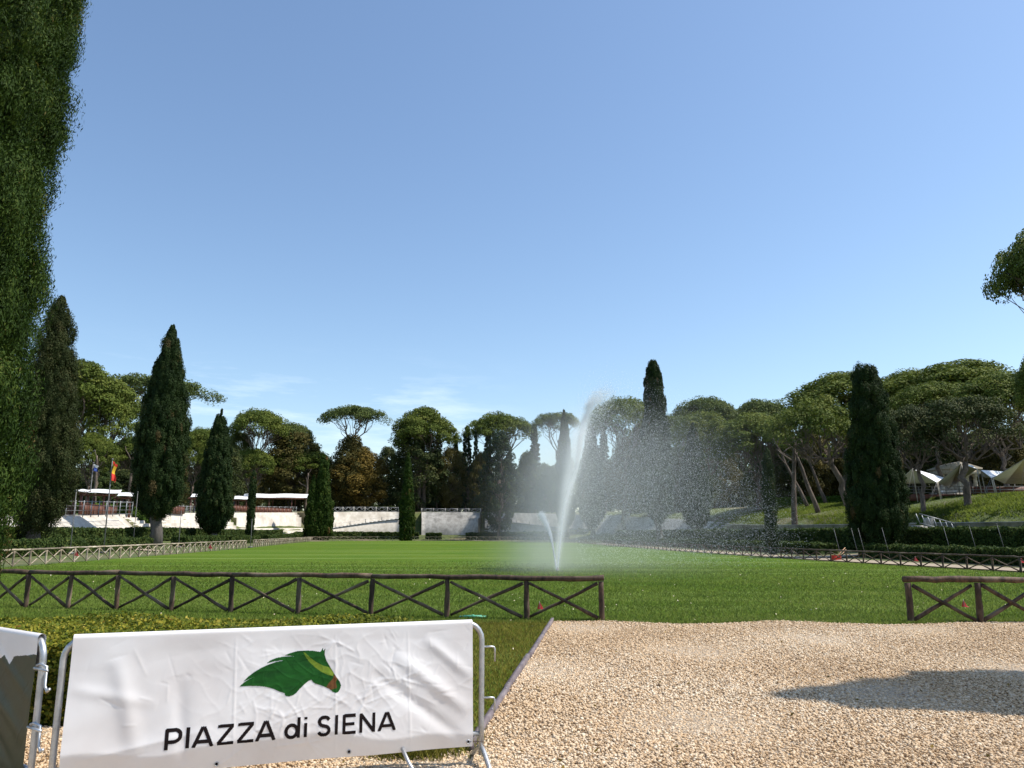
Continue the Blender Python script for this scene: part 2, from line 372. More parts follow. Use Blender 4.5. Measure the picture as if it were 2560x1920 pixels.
def poly_sheet(name, pts, z, mat, label, cat):
    V = [(x, y, z) for x, y in pts]
    o = np_mesh(name, V, [np.arange(len(V))[None, :]], mat); return tag(o, label, cat, kind='structure')
LF = [(-25.2, 37), (-27, 60), (-29.6, 86), (-36.5, 130), (-41, 161)]          # left edge of the lawn (fence)
BF = [(-41, 161), (-33, 168), (-24, 171), (-12, 168), (-2, 162), (6, 150), (11, 132)]
RF = [(11, 132), (13.6, 100), (15.6, 73), (18.9, 49.5), (22.6, 32), (24.5, 24)]
lawn_pts = [(-14, 9.6), (-.5, 9.6), (-.30, 6.6), (.74, 15.5), (14, 15.3), (24.5, 22)] + RF[::-1] + BF[::-1][1:] + LF[::-1][1:] + [(-24, 28), (-19, 20)]
poly_sheet('lawn', lawn_pts, 0.0, M['lawn'], 'large mown green lawn inside the arena fences', 'lawn')
# beige path round the lawn on the right and gravel at the gaps
def strip(name, pts, w0, w1, mat, label, dz=.02):
    P = catmull(np.array(pts, float), 10); d = np.gradient(P, axis=0); d /= np.linalg.norm(d, axis=1)[:, None]; n_ = np.stack([d[:, 1], -d[:, 0]], -1)
    cols = []
    for k in np.linspace(w0, w1, 5):
        q = P + n_ * k; cols.append(np.column_stack([q, hz(q[:, 0], q[:, 1]) + dz]))
    V = np.stack(cols, 1).reshape(-1, 3); n = len(P)
    i, j = np.meshgrid(np.arange(n - 1), np.arange(4), indexing='ij')
    Q = np.stack([i * 5 + j, i * 5 + j + 1, (i + 1) * 5 + j + 1, (i + 1) * 5 + j], -1).reshape(-1, 4)
    o = np_mesh(name, V, [Q], mat); return tag(o, label, 'path', kind='structure')
strip('path', [(12.2, 128), (14.4, 100), (16.4, 73), (19.7, 49.5), (23.4, 32), (25.4, 24)][::-1], .0, 2.6, M['path'], 'beige sand path outside the fence right of the lawn')
strip('path', [(-48, 83), (-41, 77.5), (-32, 71)], -.9, .9, M['path'], 'beige gravel path through the gap in the left hedges', .05)
strip('path', [(30, 57), (24, 56), (18.6, 55)], -1.1, 1.1, M['path'], 'beige gravel path through the gap in the right hedges', .05)
strip('path', [(-14, 181), (-8, 172), (-6, 166.5), (4, 156)], -1.0, 1.0, M['path'], 'beige gravel path behind the far fence', .05)

# gravel yard
gb = [(-30, -8), (30, -8), (30, 13.2), (14, 14.6), (12.0, 15.1), (10.3, 15.45), (9.2, 15.55), (8.2, 15.25), (7.2, 15.1), (6, 15.2), (5, 15.55), (4.2, 15.35), (3.2, 15.1), (2.6, 15.3), (1.8, 15.65), (.78, 15.55), (.05, 9.6), (-.33, 6.5), (-1.2, 6.9), (-2.2, 7.0), (-5.2, 7.5), (-7, 7.6), (-30, 7.5)]
poly_sheet('gravel_yard', gb, .004, M['gravelbase'], 'pale beige pebble gravel in the foreground', 'gravel')

def in_poly(x, y, poly):
    poly = np.asarray(poly); res = np.zeros(x.shape, bool); j = len(poly) - 1
    for i in range(len(poly)):
        xi, yi = poly[i]; xj, yj = poly[j]
        c = ((yi > y) != (yj > y)) & (x < (xj - xi) * (y - yi) / (yj - yi + 1e-12) + xi)
        res ^= c; j = i
    return res
ICO_V = []
_p = (1 + 5 ** .5) / 2
for a, b in ((-1, _p), (1, _p), (-1, -_p), (1, -_p)): ICO_V.append((a, b, 0))
for a, b in ((-1, _p), (1, _p), (-1, -_p), (1, -_p)): ICO_V.append((0, a, b))
for a, b in ((_p, -1), (_p, 1), (-_p, -1), (-_p, 1)): ICO_V.append((a, 0, b))
ICO_V = np.array(ICO_V, float) / math.sqrt(1 + _p * _p)
ICO_F = np.array([(0, 11, 5), (0, 5, 1), (0, 1, 7), (0, 7, 10), (0, 10, 11), (1, 5, 9), (5, 11, 4), (11, 10, 2), (10, 7, 6), (7, 1, 8), (3, 9, 4), (3, 4, 2), (3, 2, 6), (3, 6, 8), (3, 8, 9), (4, 9, 5), (2, 4, 11), (6, 2, 10), (8, 6, 7), (9, 8, 1)])
def rot_mats(n):
    q = rng.standard_normal((n, 4)); q /= np.linalg.norm(q, axis=1)[:, None]; a, b, c, d = q.T
    return np.stack([np.stack([1 - 2 * (c * c + d * d), 2 * (b * c - a * d), 2 * (b * d + a * c)], -1),
                     np.stack([2 * (b * c + a * d), 1 - 2 * (b * b + d * d), 2 * (c * d - a * b)], -1),
                     np.stack([2 * (b * d - a * c), 2 * (c * d + a * b), 1 - 2 * (b * b + c * c)], -1)], 1)
def pebbles():
    n = 370000
    y = 3.6 + (15.75 - 3.6) * rng.random(n) ** .85; x = rng.uniform(-.82, .82, n) * (y + 1.0)
    ye = y - np.abs(rng.normal(0, .16, n)) * (y > 14.6) * (rng.random(n) < .6)
    k = in_poly(x, ye, gb) & (x < 12.5) & (x > -5.4)
    x, y = x[k], y[k]
    k = rng.random(len(x)) < np.clip(1.25 - y / 26, .3, 1); x, y = x[k], y[k]; n = len(x)
    s = .0062 + .0088 * rng.random(n) ** 2 + .00026 * y
    sc = np.stack([s * rng.uniform(.9, 1.5, n), s * rng.uniform(.8, 1.15, n), s * rng.uniform(.55, .85, n)], -1)
    V = ICO_V[None] * (1 + .13 * rng.standard_normal((n, 12, 1))) * sc[:, None, :]
    th = rng.uniform(0, 6.283, n); tl = rng.normal(0, .45, n); ct, st = np.cos(tl), np.sin(tl)
    V = np.stack([V[..., 0] * ct[:, None] - V[..., 2] * st[:, None], V[..., 1], V[..., 0] * st[:, None] + V[..., 2] * ct[:, None]], -1)
    c, s_ = np.cos(th)[:, None], np.sin(th)[:, None]
    V = np.stack([V[..., 0] * c - V[..., 1] * s_, V[..., 0] * s_ + V[..., 1] * c, V[..., 2]], -1)
    z = .008 + .012 * rng.random(n) + .008 * (np.sin(x * 2.1 + y) + np.sin(y * 1.7 - x))
    V += np.stack([x, y, z], -1)[:, None, :]
    Fc = (ICO_F[None] + (np.arange(n) * 12)[:, None, None]).reshape(-1, 3)
    patch = .5 + .25 * np.sin(x * .9 + 1.3 * np.sin(y * .7)) * np.sin(y * .8 + .5)
    t = np.clip(rng.beta(2.2, 1.8, n) * .85 + .45 * (patch - .5) + .08, 0, 1)
    o = np_mesh('gravel', V.reshape(-1, 3), [Fc], M['pebble'], tint=np.repeat(t, 20), smooth=True)
    tag(o, 'loose cream and tan pebbles covering the yard', 'gravel', kind='stuff')
pebbles()
poly_sheet('soil_patch', [(9.6, 15.42), (13.2, 14.0), (20, 13.4), (20, 15.3), (9.6, 15.5)], .012, M['soil'], 'bare dark soil at the right end of the gravel', 'soil')

def blades(name, x, y, z, h, wd, mat, label, kindcat='grass', tilt=.45, tint=None):
    n = len(x); th = rng.uniform(0, 6.283, n); lx, ly = rng.normal(0, tilt, n) * h, rng.normal(0, tilt, n) * h
    b = np.stack([np.cos(th) * wd / 2, np.sin(th) * wd / 2, np.zeros(n)], -1); P = np.stack([x, y, z], -1)
    V = np.stack([P - b, P + b, P + np.stack([lx, ly, h], -1)], 1).reshape(-1, 3)
    o = np_mesh(name, V, [np.arange(n * 3).reshape(-1, 3)], mat, tint=tint if tint is not None else rng.beta(2, 2, n))
    return tag(o, label, kindcat, kind='stuff')
def grass():
    n = 420000; y = 15.3 + 34 * rng.random(n) ** 1.5; x = rng.uniform(-.78, .78, n) * (y + 1)
    k = in_poly(x, y, lawn_pts) & ~in_poly(x, y, gb) & (rng.random(n) < np.clip((50 - y) / 26, 0, 1)); x, y = x[k], y[k]; n = len(x)
    pat = np.sin(x * .35 + 1.7 * np.sin(y * .23)) * np.sin(y * .4 + .8 * np.sin(x * .3)) + .8 * np.sin((x * .35 + y) * 1.5) * (np.sin(x * .11 + 1) > 0) + .6 * np.sin(x * 1.3 + 2 * np.sin(y * .9)) * np.sin(y * 1.7)
    blades('grass', x, y, np.zeros(n), (.02 + .03 * rng.random(n)) * (1 + y * .01), .007 + .0006 * y, M['grassblade'], 'short green grass of the arena lawn', tint=np.clip(rng.beta(2, 2.2, n) * .8 + .10 * pat + .07, 0, 1))
    n = 330000; y = rng.uniform(6.2, 16.5, n); x = rng.uniform(-14, 1.2, n)
    k = in_poly(x, y, lawn_pts) & ~in_poly(x, y, gb) & (y < 15.6) & ((x > -1.6) | (y > 9.4)); x, y = x[k], y[k]; n = len(x)
    blades('verge_grass', x, y, np.zeros(n), .025 + .035 * rng.random(n), .010 + 0 * y, M['vergeblade'], 'yellowish rough grass verge between hedge and gravel')
    # ragged tufts at the barrier foot, along the board and along the gravel edge
    n = 5200; x = rng.normal(-.78, .17, n); y = rng.normal(6.62, .16, n)
    k = y > 6.25
    blades('grass_tuft', x[k], y[k], np.zeros(k.sum()), .05 + .13 * rng.random(k.sum()), np.full(k.sum(), .009), M['vergeblade'], 'tuft of long grass growing behind the right barrier foot', tilt=.5)
    n = 9000; x = rng.uniform(.7, 13, n); y = np.interp(x, [.78, 1.8, 2.6, 3.2, 4.2, 5, 6, 7.2, 8.2, 9.2, 10.3, 12, 14], [15.6, 15.67, 15.32, 15.12, 15.37, 15.57, 15.22, 15.12, 15.27, 15.57, 15.47, 15.12, 14.6]) + np.abs(rng.normal(0, .1, n)) - .04
    blades('grass_edge', x, y, np.zeros(n), .03 + .05 * rng.random(n), np.full(n, .016), M['grassblade'], 'ragged grass edge where the lawn meets the gravel', tilt=.6)
grass()
def litter():
    n = 260; y = rng.uniform(6.8, 34, n) ** 1.0; x = rng.uniform(-.7, .7, n) * y; k = in_poly(x, y, lawn_pts) & ~in_poly(x, y, gb); x, y = x[k], y[k]; n = len(x)
    V = leaf_quads(np.column_stack([x, y, np.full(n, .045)]), unit(np.array([0, 0, 1.]) + .35 * rng.standard_normal((n, 3))), .02 + .0012 * y, .014 + .0008 * y)
    tag(np_mesh('fallen_petals', V, [quads(n)], M['pebble'], tint=rng.uniform(.75, 1, n)), 'few pale petals scattered over the grass', 'petals', kind='stuff')
    n = 900; y = rng.uniform(5.2, 15.6, n); x = rng.uniform(-.75, .8, n) * y; k = in_poly(x, y, gb) & ((rng.random(n) < .25) | (y > 14.3) | (np.abs(x - (-.34 + (y - 6.55) * .126)) < .5)); x, y = x[k], y[k]; n = len(x)
    V = leaf_quads(np.column_stack([x, y, np.full(n, .045)]), unit(np.array([0, 0, 1.]) + .5 * rng.standard_normal((n, 3))), .05, .022)
    tag(np_mesh('dry_leaves', V, [quads(n)], M['oak_gold'], tint=rng.uniform(0, 1, n)), 'few dry brown leaves lying on the gravel edges', 'leaves', kind='stuff')
def hill_grass():
    n = 90000; Y = rng.uniform(45, 118, n); d = 1.5 + 17 * rng.random(n)
    x = np.interp(Y, RIM[::-1, 1][:80], RIM[::-1, 0][:80]) + d; z = hz(x, Y)
    pat = np.sin(x * .5 + 1.7 * np.sin(Y * .33)) * np.sin(Y * .4)
    blades('hill_grass', x, Y, z - .02, .12 + .2 * rng.random(n), np.full(n, .1), M['hillblade'], 'long uneven grass on the slope above the right wall', tilt=.7, tint=np.clip(rng.beta(2, 2, n) * .7 + .15 * pat + .1, 0, 1))
hill_grass()

# edging board
mb = MB(); A_, B_ = np.array([.80, 15.62]), np.array([-.34, 6.55])
o_ = (A_[0], A_[1], 0)
ed = thing('edging_board', 'weathered plum-grey timber edging board between verge grass and gravel', 'edging', (B_[0], B_[1], 0))
for k in range(4):
    p, q = B_ + (A_ - B_) * (k / 4 + .001), B_ + (A_ - B_) * ((k + 1) / 4 - .001)
    m1 = MB(); jx = .006 * (-1) ** k
    m1.beam((p[0] + jx, p[1], .02), (q[0] + jx, q[1], .02 + .004 * (k % 2)), .05, .10); m1.build('board', M['edging'], ed)
    for f in (.06, .5, .94):
        r_ = p + (q - p) * f; MB().tube([(r_[0] + jx + .006, r_[1], .068), (r_[0] + jx + .006, r_[1], .078)], .007, 6).build('screw', M['rail_steel'], ed)

# ------------------------------------------------------------------ foliage helpers
def unit(v): return v / (np.linalg.norm(v, axis=-1, keepdims=True) + 1e-9)
def leaf_quads(C, Nrm, ln, wd, up=None):
    """diamond leaves; up: preferred long axis (n,3) or None"""
    n = len(C); rv = rng.standard_normal((n, 3)) if up is None else up + .45 * rng.standard_normal((n, 3))
    T = unit(rv - (rv * Nrm).sum(-1, keepdims=True) * Nrm); B = np.cross(Nrm, T)
    ln = np.broadcast_to(ln, (n,))[:, None] / 2; wd = np.broadcast_to(wd, (n,))[:, None] / 2
    return np.stack([C - T * ln, C + B * wd, C + T * ln, C - B * wd], 1).reshape(-1, 3)
def quads(n): return np.arange(n * 4).reshape(-1, 4)
def puffs(C, Rd, per, leaf, low=.35, shell=.55, rnd=.42, tvar=.16, elong=1.6):
    """leaf clumps: C (n,3) centres, Rd (n,3) radii, about `per` leaves each"""
    n = len(C); k = np.repeat(np.arange(n), per)
    d = unit(rng.standard_normal((len(k), 3)))
    keep = (d[:, 2] > -.15) | (rng.random(len(k)) < low); k, d = k[keep], d[keep]
    rr = shell + (1 - shell) * rng.random(len(k)) ** .6
    P = C[k] + d * Rd[k] * rr[:, None]
    Nm = unit(unit(d / Rd[k] * Rd[k].mean() + [0, 0, .25]) + rnd * rng.standard_normal(d.shape))
    s = leaf * rng.uniform(.7, 1.35, len(k))
    V = leaf_quads(P, Nm, s * elong, s)
    pt = rng.normal(0, tvar, n)
    t = np.clip(.45 + pt[k] + rng.normal(0, .16, len(k)), 0, 1)
    return V, t

litter()
def limb(a, b, r0, r1, wob=.15, n=6, sag=0.0):
    a = np.asarray(a, float); b = np.asarray(b, float); t = np.linspace(0, 1, n)[:, None]
    L_ = np.linalg.norm(b - a); P = a + (b - a) * t
    off = rng.normal(0, wob * L_ * .12, (n, 3)); off[0] = 0; off[-1] = 0
    P = P + off; P[:, 2] += sag * np.sin(t[:, 0] * np.pi)
    return P, np.linspace(r0, r1, n)

def make_pine_meshes(name, seed, H=24, Rr=7.0, ch=4.0, fork=.5, n_main=5, n_puff=85, per=130, leaf=.34, pr=.235, mat='pine', lean=0.0, under=.55, flatp=.72, lobes=0):
    """umbrella pine: bare trunk forking into limbs that carry a domed crown of needle clumps. returns (trunk mesh, crown mesh)"""
    global rng
    keep = rng; rng = np.random.default_rng(seed)
    tr = MB(); fz = H * fork; top = np.array([lean, 0, 0])
    base = np.zeros(3); f = np.array([lean * .65, rng.normal(0, .4), fz])
    P, rd = limb((0, 0, -.4), f, .42, .30, .35, 9); tr.tube(P, rd, 9, jit=.05)
    cx = lean
    # puff centres on a dome
    g = np.arange(n_puff) + .5; rad = np.sqrt(g / n_puff); th = g * 2.39996 + rng.normal(0, .25, n_puff)
    rad = np.clip(rad + rng.normal(0, .05, n_puff), 0, 1.02)
    edge = 1 + .16 * np.sin(th * 2 + rng.uniform(0, 6)) + .10 * np.sin(th * 3 + rng.uniform(0, 6)) + .07 * np.sin(th * 5 + rng.uniform(0, 6))
    X = cx + np.cos(th) * rad * Rr * edge; Y = np.sin(th) * rad * Rr * edge
    zt = H - ch * (1 - np.sqrt(np.clip(1 - (rad * .97) ** 2.2, 0, 1))) - Rr * pr * flatp
    if lobes: zt += .06 * H * np.sin(X / Rr * 3 + rng.uniform(0, 6)) * np.cos(Y / Rr * 3)
    C = np.column_stack([X, Y, zt + rng.normal(0, ch * .06, n_puff)])
    Rd = Rr * pr * rng.uniform(.7, 1.3, n_puff)[:, None] * np.array([1, 1, flatp])
    V, t = puffs(C, Rd, per, leaf, low=under)
    # limbs
    ends = []
    for i in range(n_main):
        a = 6.283 * i / n_main + rng.normal(0, .3); q = rng.uniform(.35, .6)
        e = np.array([cx + math.cos(a) * Rr * q, math.sin(a) * Rr * q, H - ch * rng.uniform(.75, 1.0)])
        st = f + (P[-2] - f) * rng.uniform(0, .8)
        P1, r1 = limb(st, e, .20, .11, .5, 7, sag=-.6); tr.tube(P1, r1, 6, jit=.04); ends.append((P1, e))
    for i in range(n_puff):
        k = min(range(n_main), key=lambda j: np.linalg.norm(ends[j][1][:2] - C[i, :2]))
        P1, e = ends[k]
        if rng.random() < .55:
            s0 = P1[int(rng.integers(3, 7))]
            P2, r2 = limb(s0, C[i] - [0, 0, Rd[i, 2] * .3], .075, .03, .4, 5, sag=-.25); tr.tube(P2, r2, 5, cap=False)
    t_o = tr.build('trunk', M['bark_pine'], smooth=True)
    c_o = np_mesh('crown', V, [quads(len(t))], M[mat], tint=t)
    rng = keep
    td, cd = t_o.data, c_o.data
    bpy.data.objects.remove(t_o); bpy.data.objects.remove(c_o)
    return dict(trunk=td, crown=cd, H=H, R=Rr, cx=cx)

def make_oak_meshes(seed, H=17, Rr=6, zlow=.12, n_puff=80, per=150, leaf=.34, mat='oak_dark', shape='oval', pr=.24, trunk_r=.38):
    global rng
    keep = rng; rng = np.random.default_rng(seed)
    tr = MB(); P, rd = limb((0, 0, -.4), (rng.normal(0, .4), rng.normal(0, .4), H * .55), trunk_r, .16, .3, 8); tr.tube(P, rd, 8, jit=.05)
    g = (np.arange(n_puff) + .5) / n_puff; zz = zlow + (1 - zlow) * g ** .9
    if shape == 'oval': pf = np.sin(np.pi * np.clip((zz - zlow) / (1.03 - zlow), .03, 1) ** .72) ** .65
    elif shape == 'cone': pf = np.clip(1.04 - (zz - zlow) / (1 - zlow), 0, 1) ** .8 * np.clip((zz - zlow) * 14 + .45, 0, 1)
    th = np.arange(n_puff) * 2.39996 + rng.normal(0, .4, n_puff)
    rr = np.sqrt(rng.uniform(.3, 1.0, n_puff)) * pf * Rr * (1 - pr * .7)
    edge = 1 + .18 * np.sin(th * 2 + rng.uniform(0, 6) + zz * 5)
    C = np.column_stack([np.cos(th) * rr * edge, np.sin(th) * rr * edge, zz * H - Rr * pr * .5])
    sz = rng.uniform(.65, 1.25, n_puff) * Rr * pr * (1 if shape == 'oval' else .75)
    if shape == 'cone': sz *= .55 + .6 * (1 - g)
    Rd = sz[:, None] * np.array([1, 1, .8 if shape == 'oval' else .55])
    V, t = puffs(C, Rd, per, leaf, low=.6)
    for i in range(0, n_puff, 3):
        s0 = P[min(7, int(max(2, C[i, 2] / H * 9)))]
        P2, r2 = limb(s0, C[i], .10, .03, .4, 5); tr.tube(P2, r2, 5, cap=False)
    t_o = tr.build('trunk', M['bark_pine'], smooth=True); c_o = np_mesh('crown', V, [quads(len(t))], M[mat], tint=t)
    rng = keep; td, cd = t_o.data, c_o.data
    bpy.data.objects.remove(t_o); bpy.data.objects.remove(c_o)
    return dict(trunk=td, crown=cd, H=H, R=Rr, cx=0.0)

def plant(proto, name, label, cat, px, toppy, wpx, Y, group=None, rz=None, zbase=None, H=None):
    """stand a tree so that its crown is centred over px, reaches toppy and is wpx wide as read off the photo at distance Y"""
    while rim_d(at(px, 1300, Y)[0], Y) < (17 if 560 < px < 860 else 9) and name not in ('cedar_tree', 'shrub') and (px < 1500): Y += 2
    top = at(px, toppy, Y); x = top[0]; zb = gz(x, Y) if zbase is None else zbase
    h = (top[2] - zb) if H is None else H; wm_ = wpx / F * np.linalg.norm([x, Y]) * 1.0
    s = wm_ / (2 * proto['R']); sz = h / proto['H']
    if rz is None: rz = random.uniform(0, 6.28)
    cx = proto['cx'] * s
    t = thing(name, label, cat, (x - cx * math.cos(rz), Y - cx * math.sin(rz), zb), group, rz); t.scale = (s, s, sz)
    for part in ('trunk', 'crown'):
        c = bpy.data.objects.new(part, proto[part]); COL.objects.link(c); c.parent = t
    return t

def cypress(label, bpx, Y, toppy, wpx, prof, mat='cypress', clear=.08, leaf=None, group=None, seed=1, zb=None, zfix=None, tr=.35, ntuft=1.0, name='cypress_tree', extra=None, shag=1.0, loc=None, H=None, Rm=None, leafs=None, rough=1.0, core=.78):
    """column of dense upright foliage on a short trunk; prof = (t, r) pairs"""
    global rng
    keep = rng; rng = np.random.default_rng(seed)
    if loc is None:
        base = at(bpx, 1345, Y); x, y = base[0], Y
        zb = gz(x, y) if zb is None else zb
        H = at(bpx, toppy, Y)[2] - zb; Rm = wpx / F * math.hypot(x, y) / 2
    else: x, y = loc
    leaf = leaf or max(.07, math.hypot(x, y) * .0012); Rm = Rm * (.9 if rough < .5 else .78)
    T = thing(name, label, 'tree', (x, y, zb), group)
    tb = MB(); n = 10; P, rd = limb((0, 0, -.3), (rng.normal(0, .1), 0, H * .7), tr, tr * .35, .1, n); rd[0] *= 1.35; tb.tube(P, rd, 10, jit=.06)
    tb.V = [v + np.array([x, y, zb]) for v in tb.V]; tb.build('trunk', M['bark_cyp'], T, smooth=True)
    pt = np.array([p[0] for p in prof]); prr = np.array([p[1] for p in prof])
    ph = rng.uniform(0, 6.28, 8)
    def rad(t, th):
        return Rm * np.interp(t, pt, prr) * (1 + rough * (.09 * np.sin(th * 2 + ph[0] + t * 7) + .07 * np.sin(th * 3 + ph[1] - t * 11) + .07 * np.sin(t * 38 + ph[2] + 2 * th) + .06 * np.sin(t * 71 + ph[3] - 3 * th) + .05 * np.sin(th * 9 + ph[4] + t * 5)))
    # inner foliage body, coloured dark so gaps between tufts look shaded
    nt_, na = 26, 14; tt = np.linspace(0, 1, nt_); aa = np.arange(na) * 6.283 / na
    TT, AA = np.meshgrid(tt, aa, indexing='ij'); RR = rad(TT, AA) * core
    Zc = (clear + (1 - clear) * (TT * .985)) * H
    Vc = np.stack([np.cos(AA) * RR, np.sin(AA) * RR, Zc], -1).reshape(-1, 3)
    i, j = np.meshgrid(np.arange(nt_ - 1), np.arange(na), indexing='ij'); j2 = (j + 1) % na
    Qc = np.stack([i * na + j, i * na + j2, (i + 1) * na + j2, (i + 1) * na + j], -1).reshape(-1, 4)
    area = np.pi * 2 * Rm * .75 * H
    r_t = max(.26, Rm * .2) * shag
    nT = int(area / (r_t * r_t * 1.0) * 1.25 * ntuft)
    cand = rng.random(nT * 4); w_ = np.interp(cand, pt, prr); ok = rng.random(nT * 4) < w_ + .12
    t = cand[ok][:nT]; t = t[(t < .74) | (rng.random(len(t)) < .4)] if rough < .5 else t; nT = len(t); th = rng.uniform(0, 6.283, nT); rr = rad(t, th) * (1 + (rng.uniform(-.22, .08, nT) if rough > .5 else np.where(rng.random(nT) < .05, rng.uniform(.02, .055, nT), rng.uniform(-.13, .02, nT))))
    C = np.column_stack([np.cos(th) * rr, np.sin(th) * rr, (clear + (1 - clear) * t) * H])
    size = np.minimum(r_t * rng.uniform(.5, 1.4, nT) ** 1.2, np.maximum(.2, rr * .8 + .1))
    per = int(np.clip(5.0 * (r_t * r_t * 4) / (leaf * leaf * 1.5), 10, 190))
    k = np.repeat(np.arange(nT), per); od = np.stack([np.cos(th), np.sin(th), np.full(nT, .35)], -1)
    d = unit(rng.standard_normal((len(k), 3)) + .9 * od[k])
    Pp = C[k] + d * size[k][:, None] * np.array([.8, .8, 1.7]) * (.55 + .45 * rng.random((len(k), 1)))
    Nm = unit(d + .4 * rng.standard_normal(d.shape)); upv = np.array([0, 0, 1.]) + .5 * od[k]
    s = leaf * rng.uniform(.7, 1.3, len(k)); lw = leafs or (1.6, .8)
    V = leaf_quads(Pp, Nm, s * lw[0], s * lw[1], upv)
    pv = rng.normal(0, .17, nT); tint = np.clip(.40 + pv[k] + rng.normal(0, .15, len(k)), 0, .97)
    red = rng.random(nT) < .012; tint[red[k]] = 1.0
    Vall = np.vstack([Vc, V]); off = len(Vc)
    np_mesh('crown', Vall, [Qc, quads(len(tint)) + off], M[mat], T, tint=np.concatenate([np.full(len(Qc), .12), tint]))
    rng = keep
    return T

COLP = [(0, .15), (.05, .66), (.14, .96), (.28, 1.0), (.42, .92), (.6, .70), (.8, .42), (.92, .20), (1, .03)]
BLUNT = [(0, .35), (.05, .8), (.15, 1.0), (.35, .92), (.6, .78), (.8, .62), (.92, .46), (.98, .32), (1, .12)]
THIN = [(0, .5), (.1, .9), (.4, 1.0), (.8, .8), (.95, .4), (1, .1)]

# the big cypress in the left foreground (its right flank fills the left of the view)
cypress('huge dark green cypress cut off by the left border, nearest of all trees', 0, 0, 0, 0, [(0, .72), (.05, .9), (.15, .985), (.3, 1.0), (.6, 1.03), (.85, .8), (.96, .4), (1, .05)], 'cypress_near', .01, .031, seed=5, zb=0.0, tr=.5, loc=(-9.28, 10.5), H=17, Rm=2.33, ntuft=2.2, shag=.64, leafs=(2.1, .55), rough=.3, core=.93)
cypress('ragged brownish cypress just right of the huge foreground cypress, by the lawn fence', 85, 60, 742, 150, [(0, .3), (.06, .62), (.15, .9), (.3, 1.0), (.5, .86), (.7, .62), (.85, .36), (.95, .18), (1, .05)], 'cypress_dull', .07, seed=11, tr=.5, shag=1.25)
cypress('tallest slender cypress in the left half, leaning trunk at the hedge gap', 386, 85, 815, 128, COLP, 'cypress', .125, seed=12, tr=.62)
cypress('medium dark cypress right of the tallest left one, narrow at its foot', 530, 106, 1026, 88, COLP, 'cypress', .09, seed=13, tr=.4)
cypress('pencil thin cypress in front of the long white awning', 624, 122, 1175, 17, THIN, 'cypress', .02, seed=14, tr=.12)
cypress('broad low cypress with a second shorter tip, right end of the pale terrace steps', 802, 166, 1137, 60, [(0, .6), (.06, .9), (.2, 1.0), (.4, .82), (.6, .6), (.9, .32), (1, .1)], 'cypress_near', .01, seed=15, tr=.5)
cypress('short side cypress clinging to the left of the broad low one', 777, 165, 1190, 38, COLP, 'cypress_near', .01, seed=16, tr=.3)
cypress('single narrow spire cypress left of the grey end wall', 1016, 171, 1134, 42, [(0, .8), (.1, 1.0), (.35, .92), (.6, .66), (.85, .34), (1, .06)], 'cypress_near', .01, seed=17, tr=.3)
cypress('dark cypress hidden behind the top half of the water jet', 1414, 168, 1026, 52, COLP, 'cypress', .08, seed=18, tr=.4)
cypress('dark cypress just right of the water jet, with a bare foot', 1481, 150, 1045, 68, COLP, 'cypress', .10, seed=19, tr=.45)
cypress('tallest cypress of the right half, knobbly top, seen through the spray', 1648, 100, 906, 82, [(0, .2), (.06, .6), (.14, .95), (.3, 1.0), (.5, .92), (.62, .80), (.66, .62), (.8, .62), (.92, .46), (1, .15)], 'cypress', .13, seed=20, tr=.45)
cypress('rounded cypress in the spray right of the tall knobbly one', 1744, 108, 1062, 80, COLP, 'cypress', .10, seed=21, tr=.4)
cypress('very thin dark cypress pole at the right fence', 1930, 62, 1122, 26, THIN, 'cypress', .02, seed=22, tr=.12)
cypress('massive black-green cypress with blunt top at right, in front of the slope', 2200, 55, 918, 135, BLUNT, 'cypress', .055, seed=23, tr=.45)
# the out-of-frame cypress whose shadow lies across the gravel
cypress('tall cypress standing outside the right border, casting its shadow over the gravel', 0, 0, 0, 0, [(0, .4), (.1, .9), (.3, 1), (.55, .92), (.75, .62), (.9, .28), (1, .03)], 'cypress', .05, .2, seed=24, zb=0.0, loc=(12.95, 8.95), H=15.0, Rm=1.45, tr=.35, shag=1.7)

# cedar-like broad tree left of the jet
pr_fir = make_oak_meshes(31, 22, 6, .12, 120, 240, .23, 'fir', 'oval', .2)
plant(pr_fir, 'cedar_tree', 'broad dark conifer standing alone before the grey end wall, left of the jet', 'tree', 1250, 1080, 118, 178)
P_A = make_pine_meshes('pine', 41, 25, 7.2, 6.0, .52, 5, 112, 266, .22)
P_B = make_pine_meshes('pine', 42, 24, 6.8, 7.4, .45, 6, 137, 247, .22, lobes=1)
P_C = make_pine_meshes('pine', 43, 26, 7.0, 3.0, .62, 4, 60, 285, .21, under=.3, mat='pine_blue')
P_D = make_pine_meshes('pine', 44, 20, 7.0, 8.5, .35, 7, 162, 247, .22, pr=.22, under=.7)
P_E = make_pine_meshes('pine', 45, 15, 5.0, 5.6, .55, 5, 80, 247, .16, lean=-4.2)
P_F = make_pine_meshes('pine', 46, 24, 7.0, 6.8, .5, 5, 118, 266, .22, mat='pine_blue')
P_G = make_pine_meshes('pine', 47, 13, 5.0, 6.0, .42, 6, 95, 209, .15, lean=-1.0, mat='oak_dark', under=.7, pr=.24)
O_D = make_oak_meshes(51, 18, 6.5, .10, 95, 260, .25, 'oak_dark')
O_D2 = make_oak_meshes(52, 15, 6.5, .05, 95, 260, .25, 'oak_dark')
O_B = make_oak_meshes(53, 18, 7, .12, 95, 260, .25, 'oak_brown')
O_G = make_oak_meshes(54, 16, 6.5, .15, 100, 260, .25, 'oak_gold')
O_V = make_oak_meshes(55, 16, 6, .10, 95, 260, .25, 'oak_green')
C_F = make_oak_meshes(56, 22, 4, .08, 110, 170, .22, 'fir', 'cone', .3)

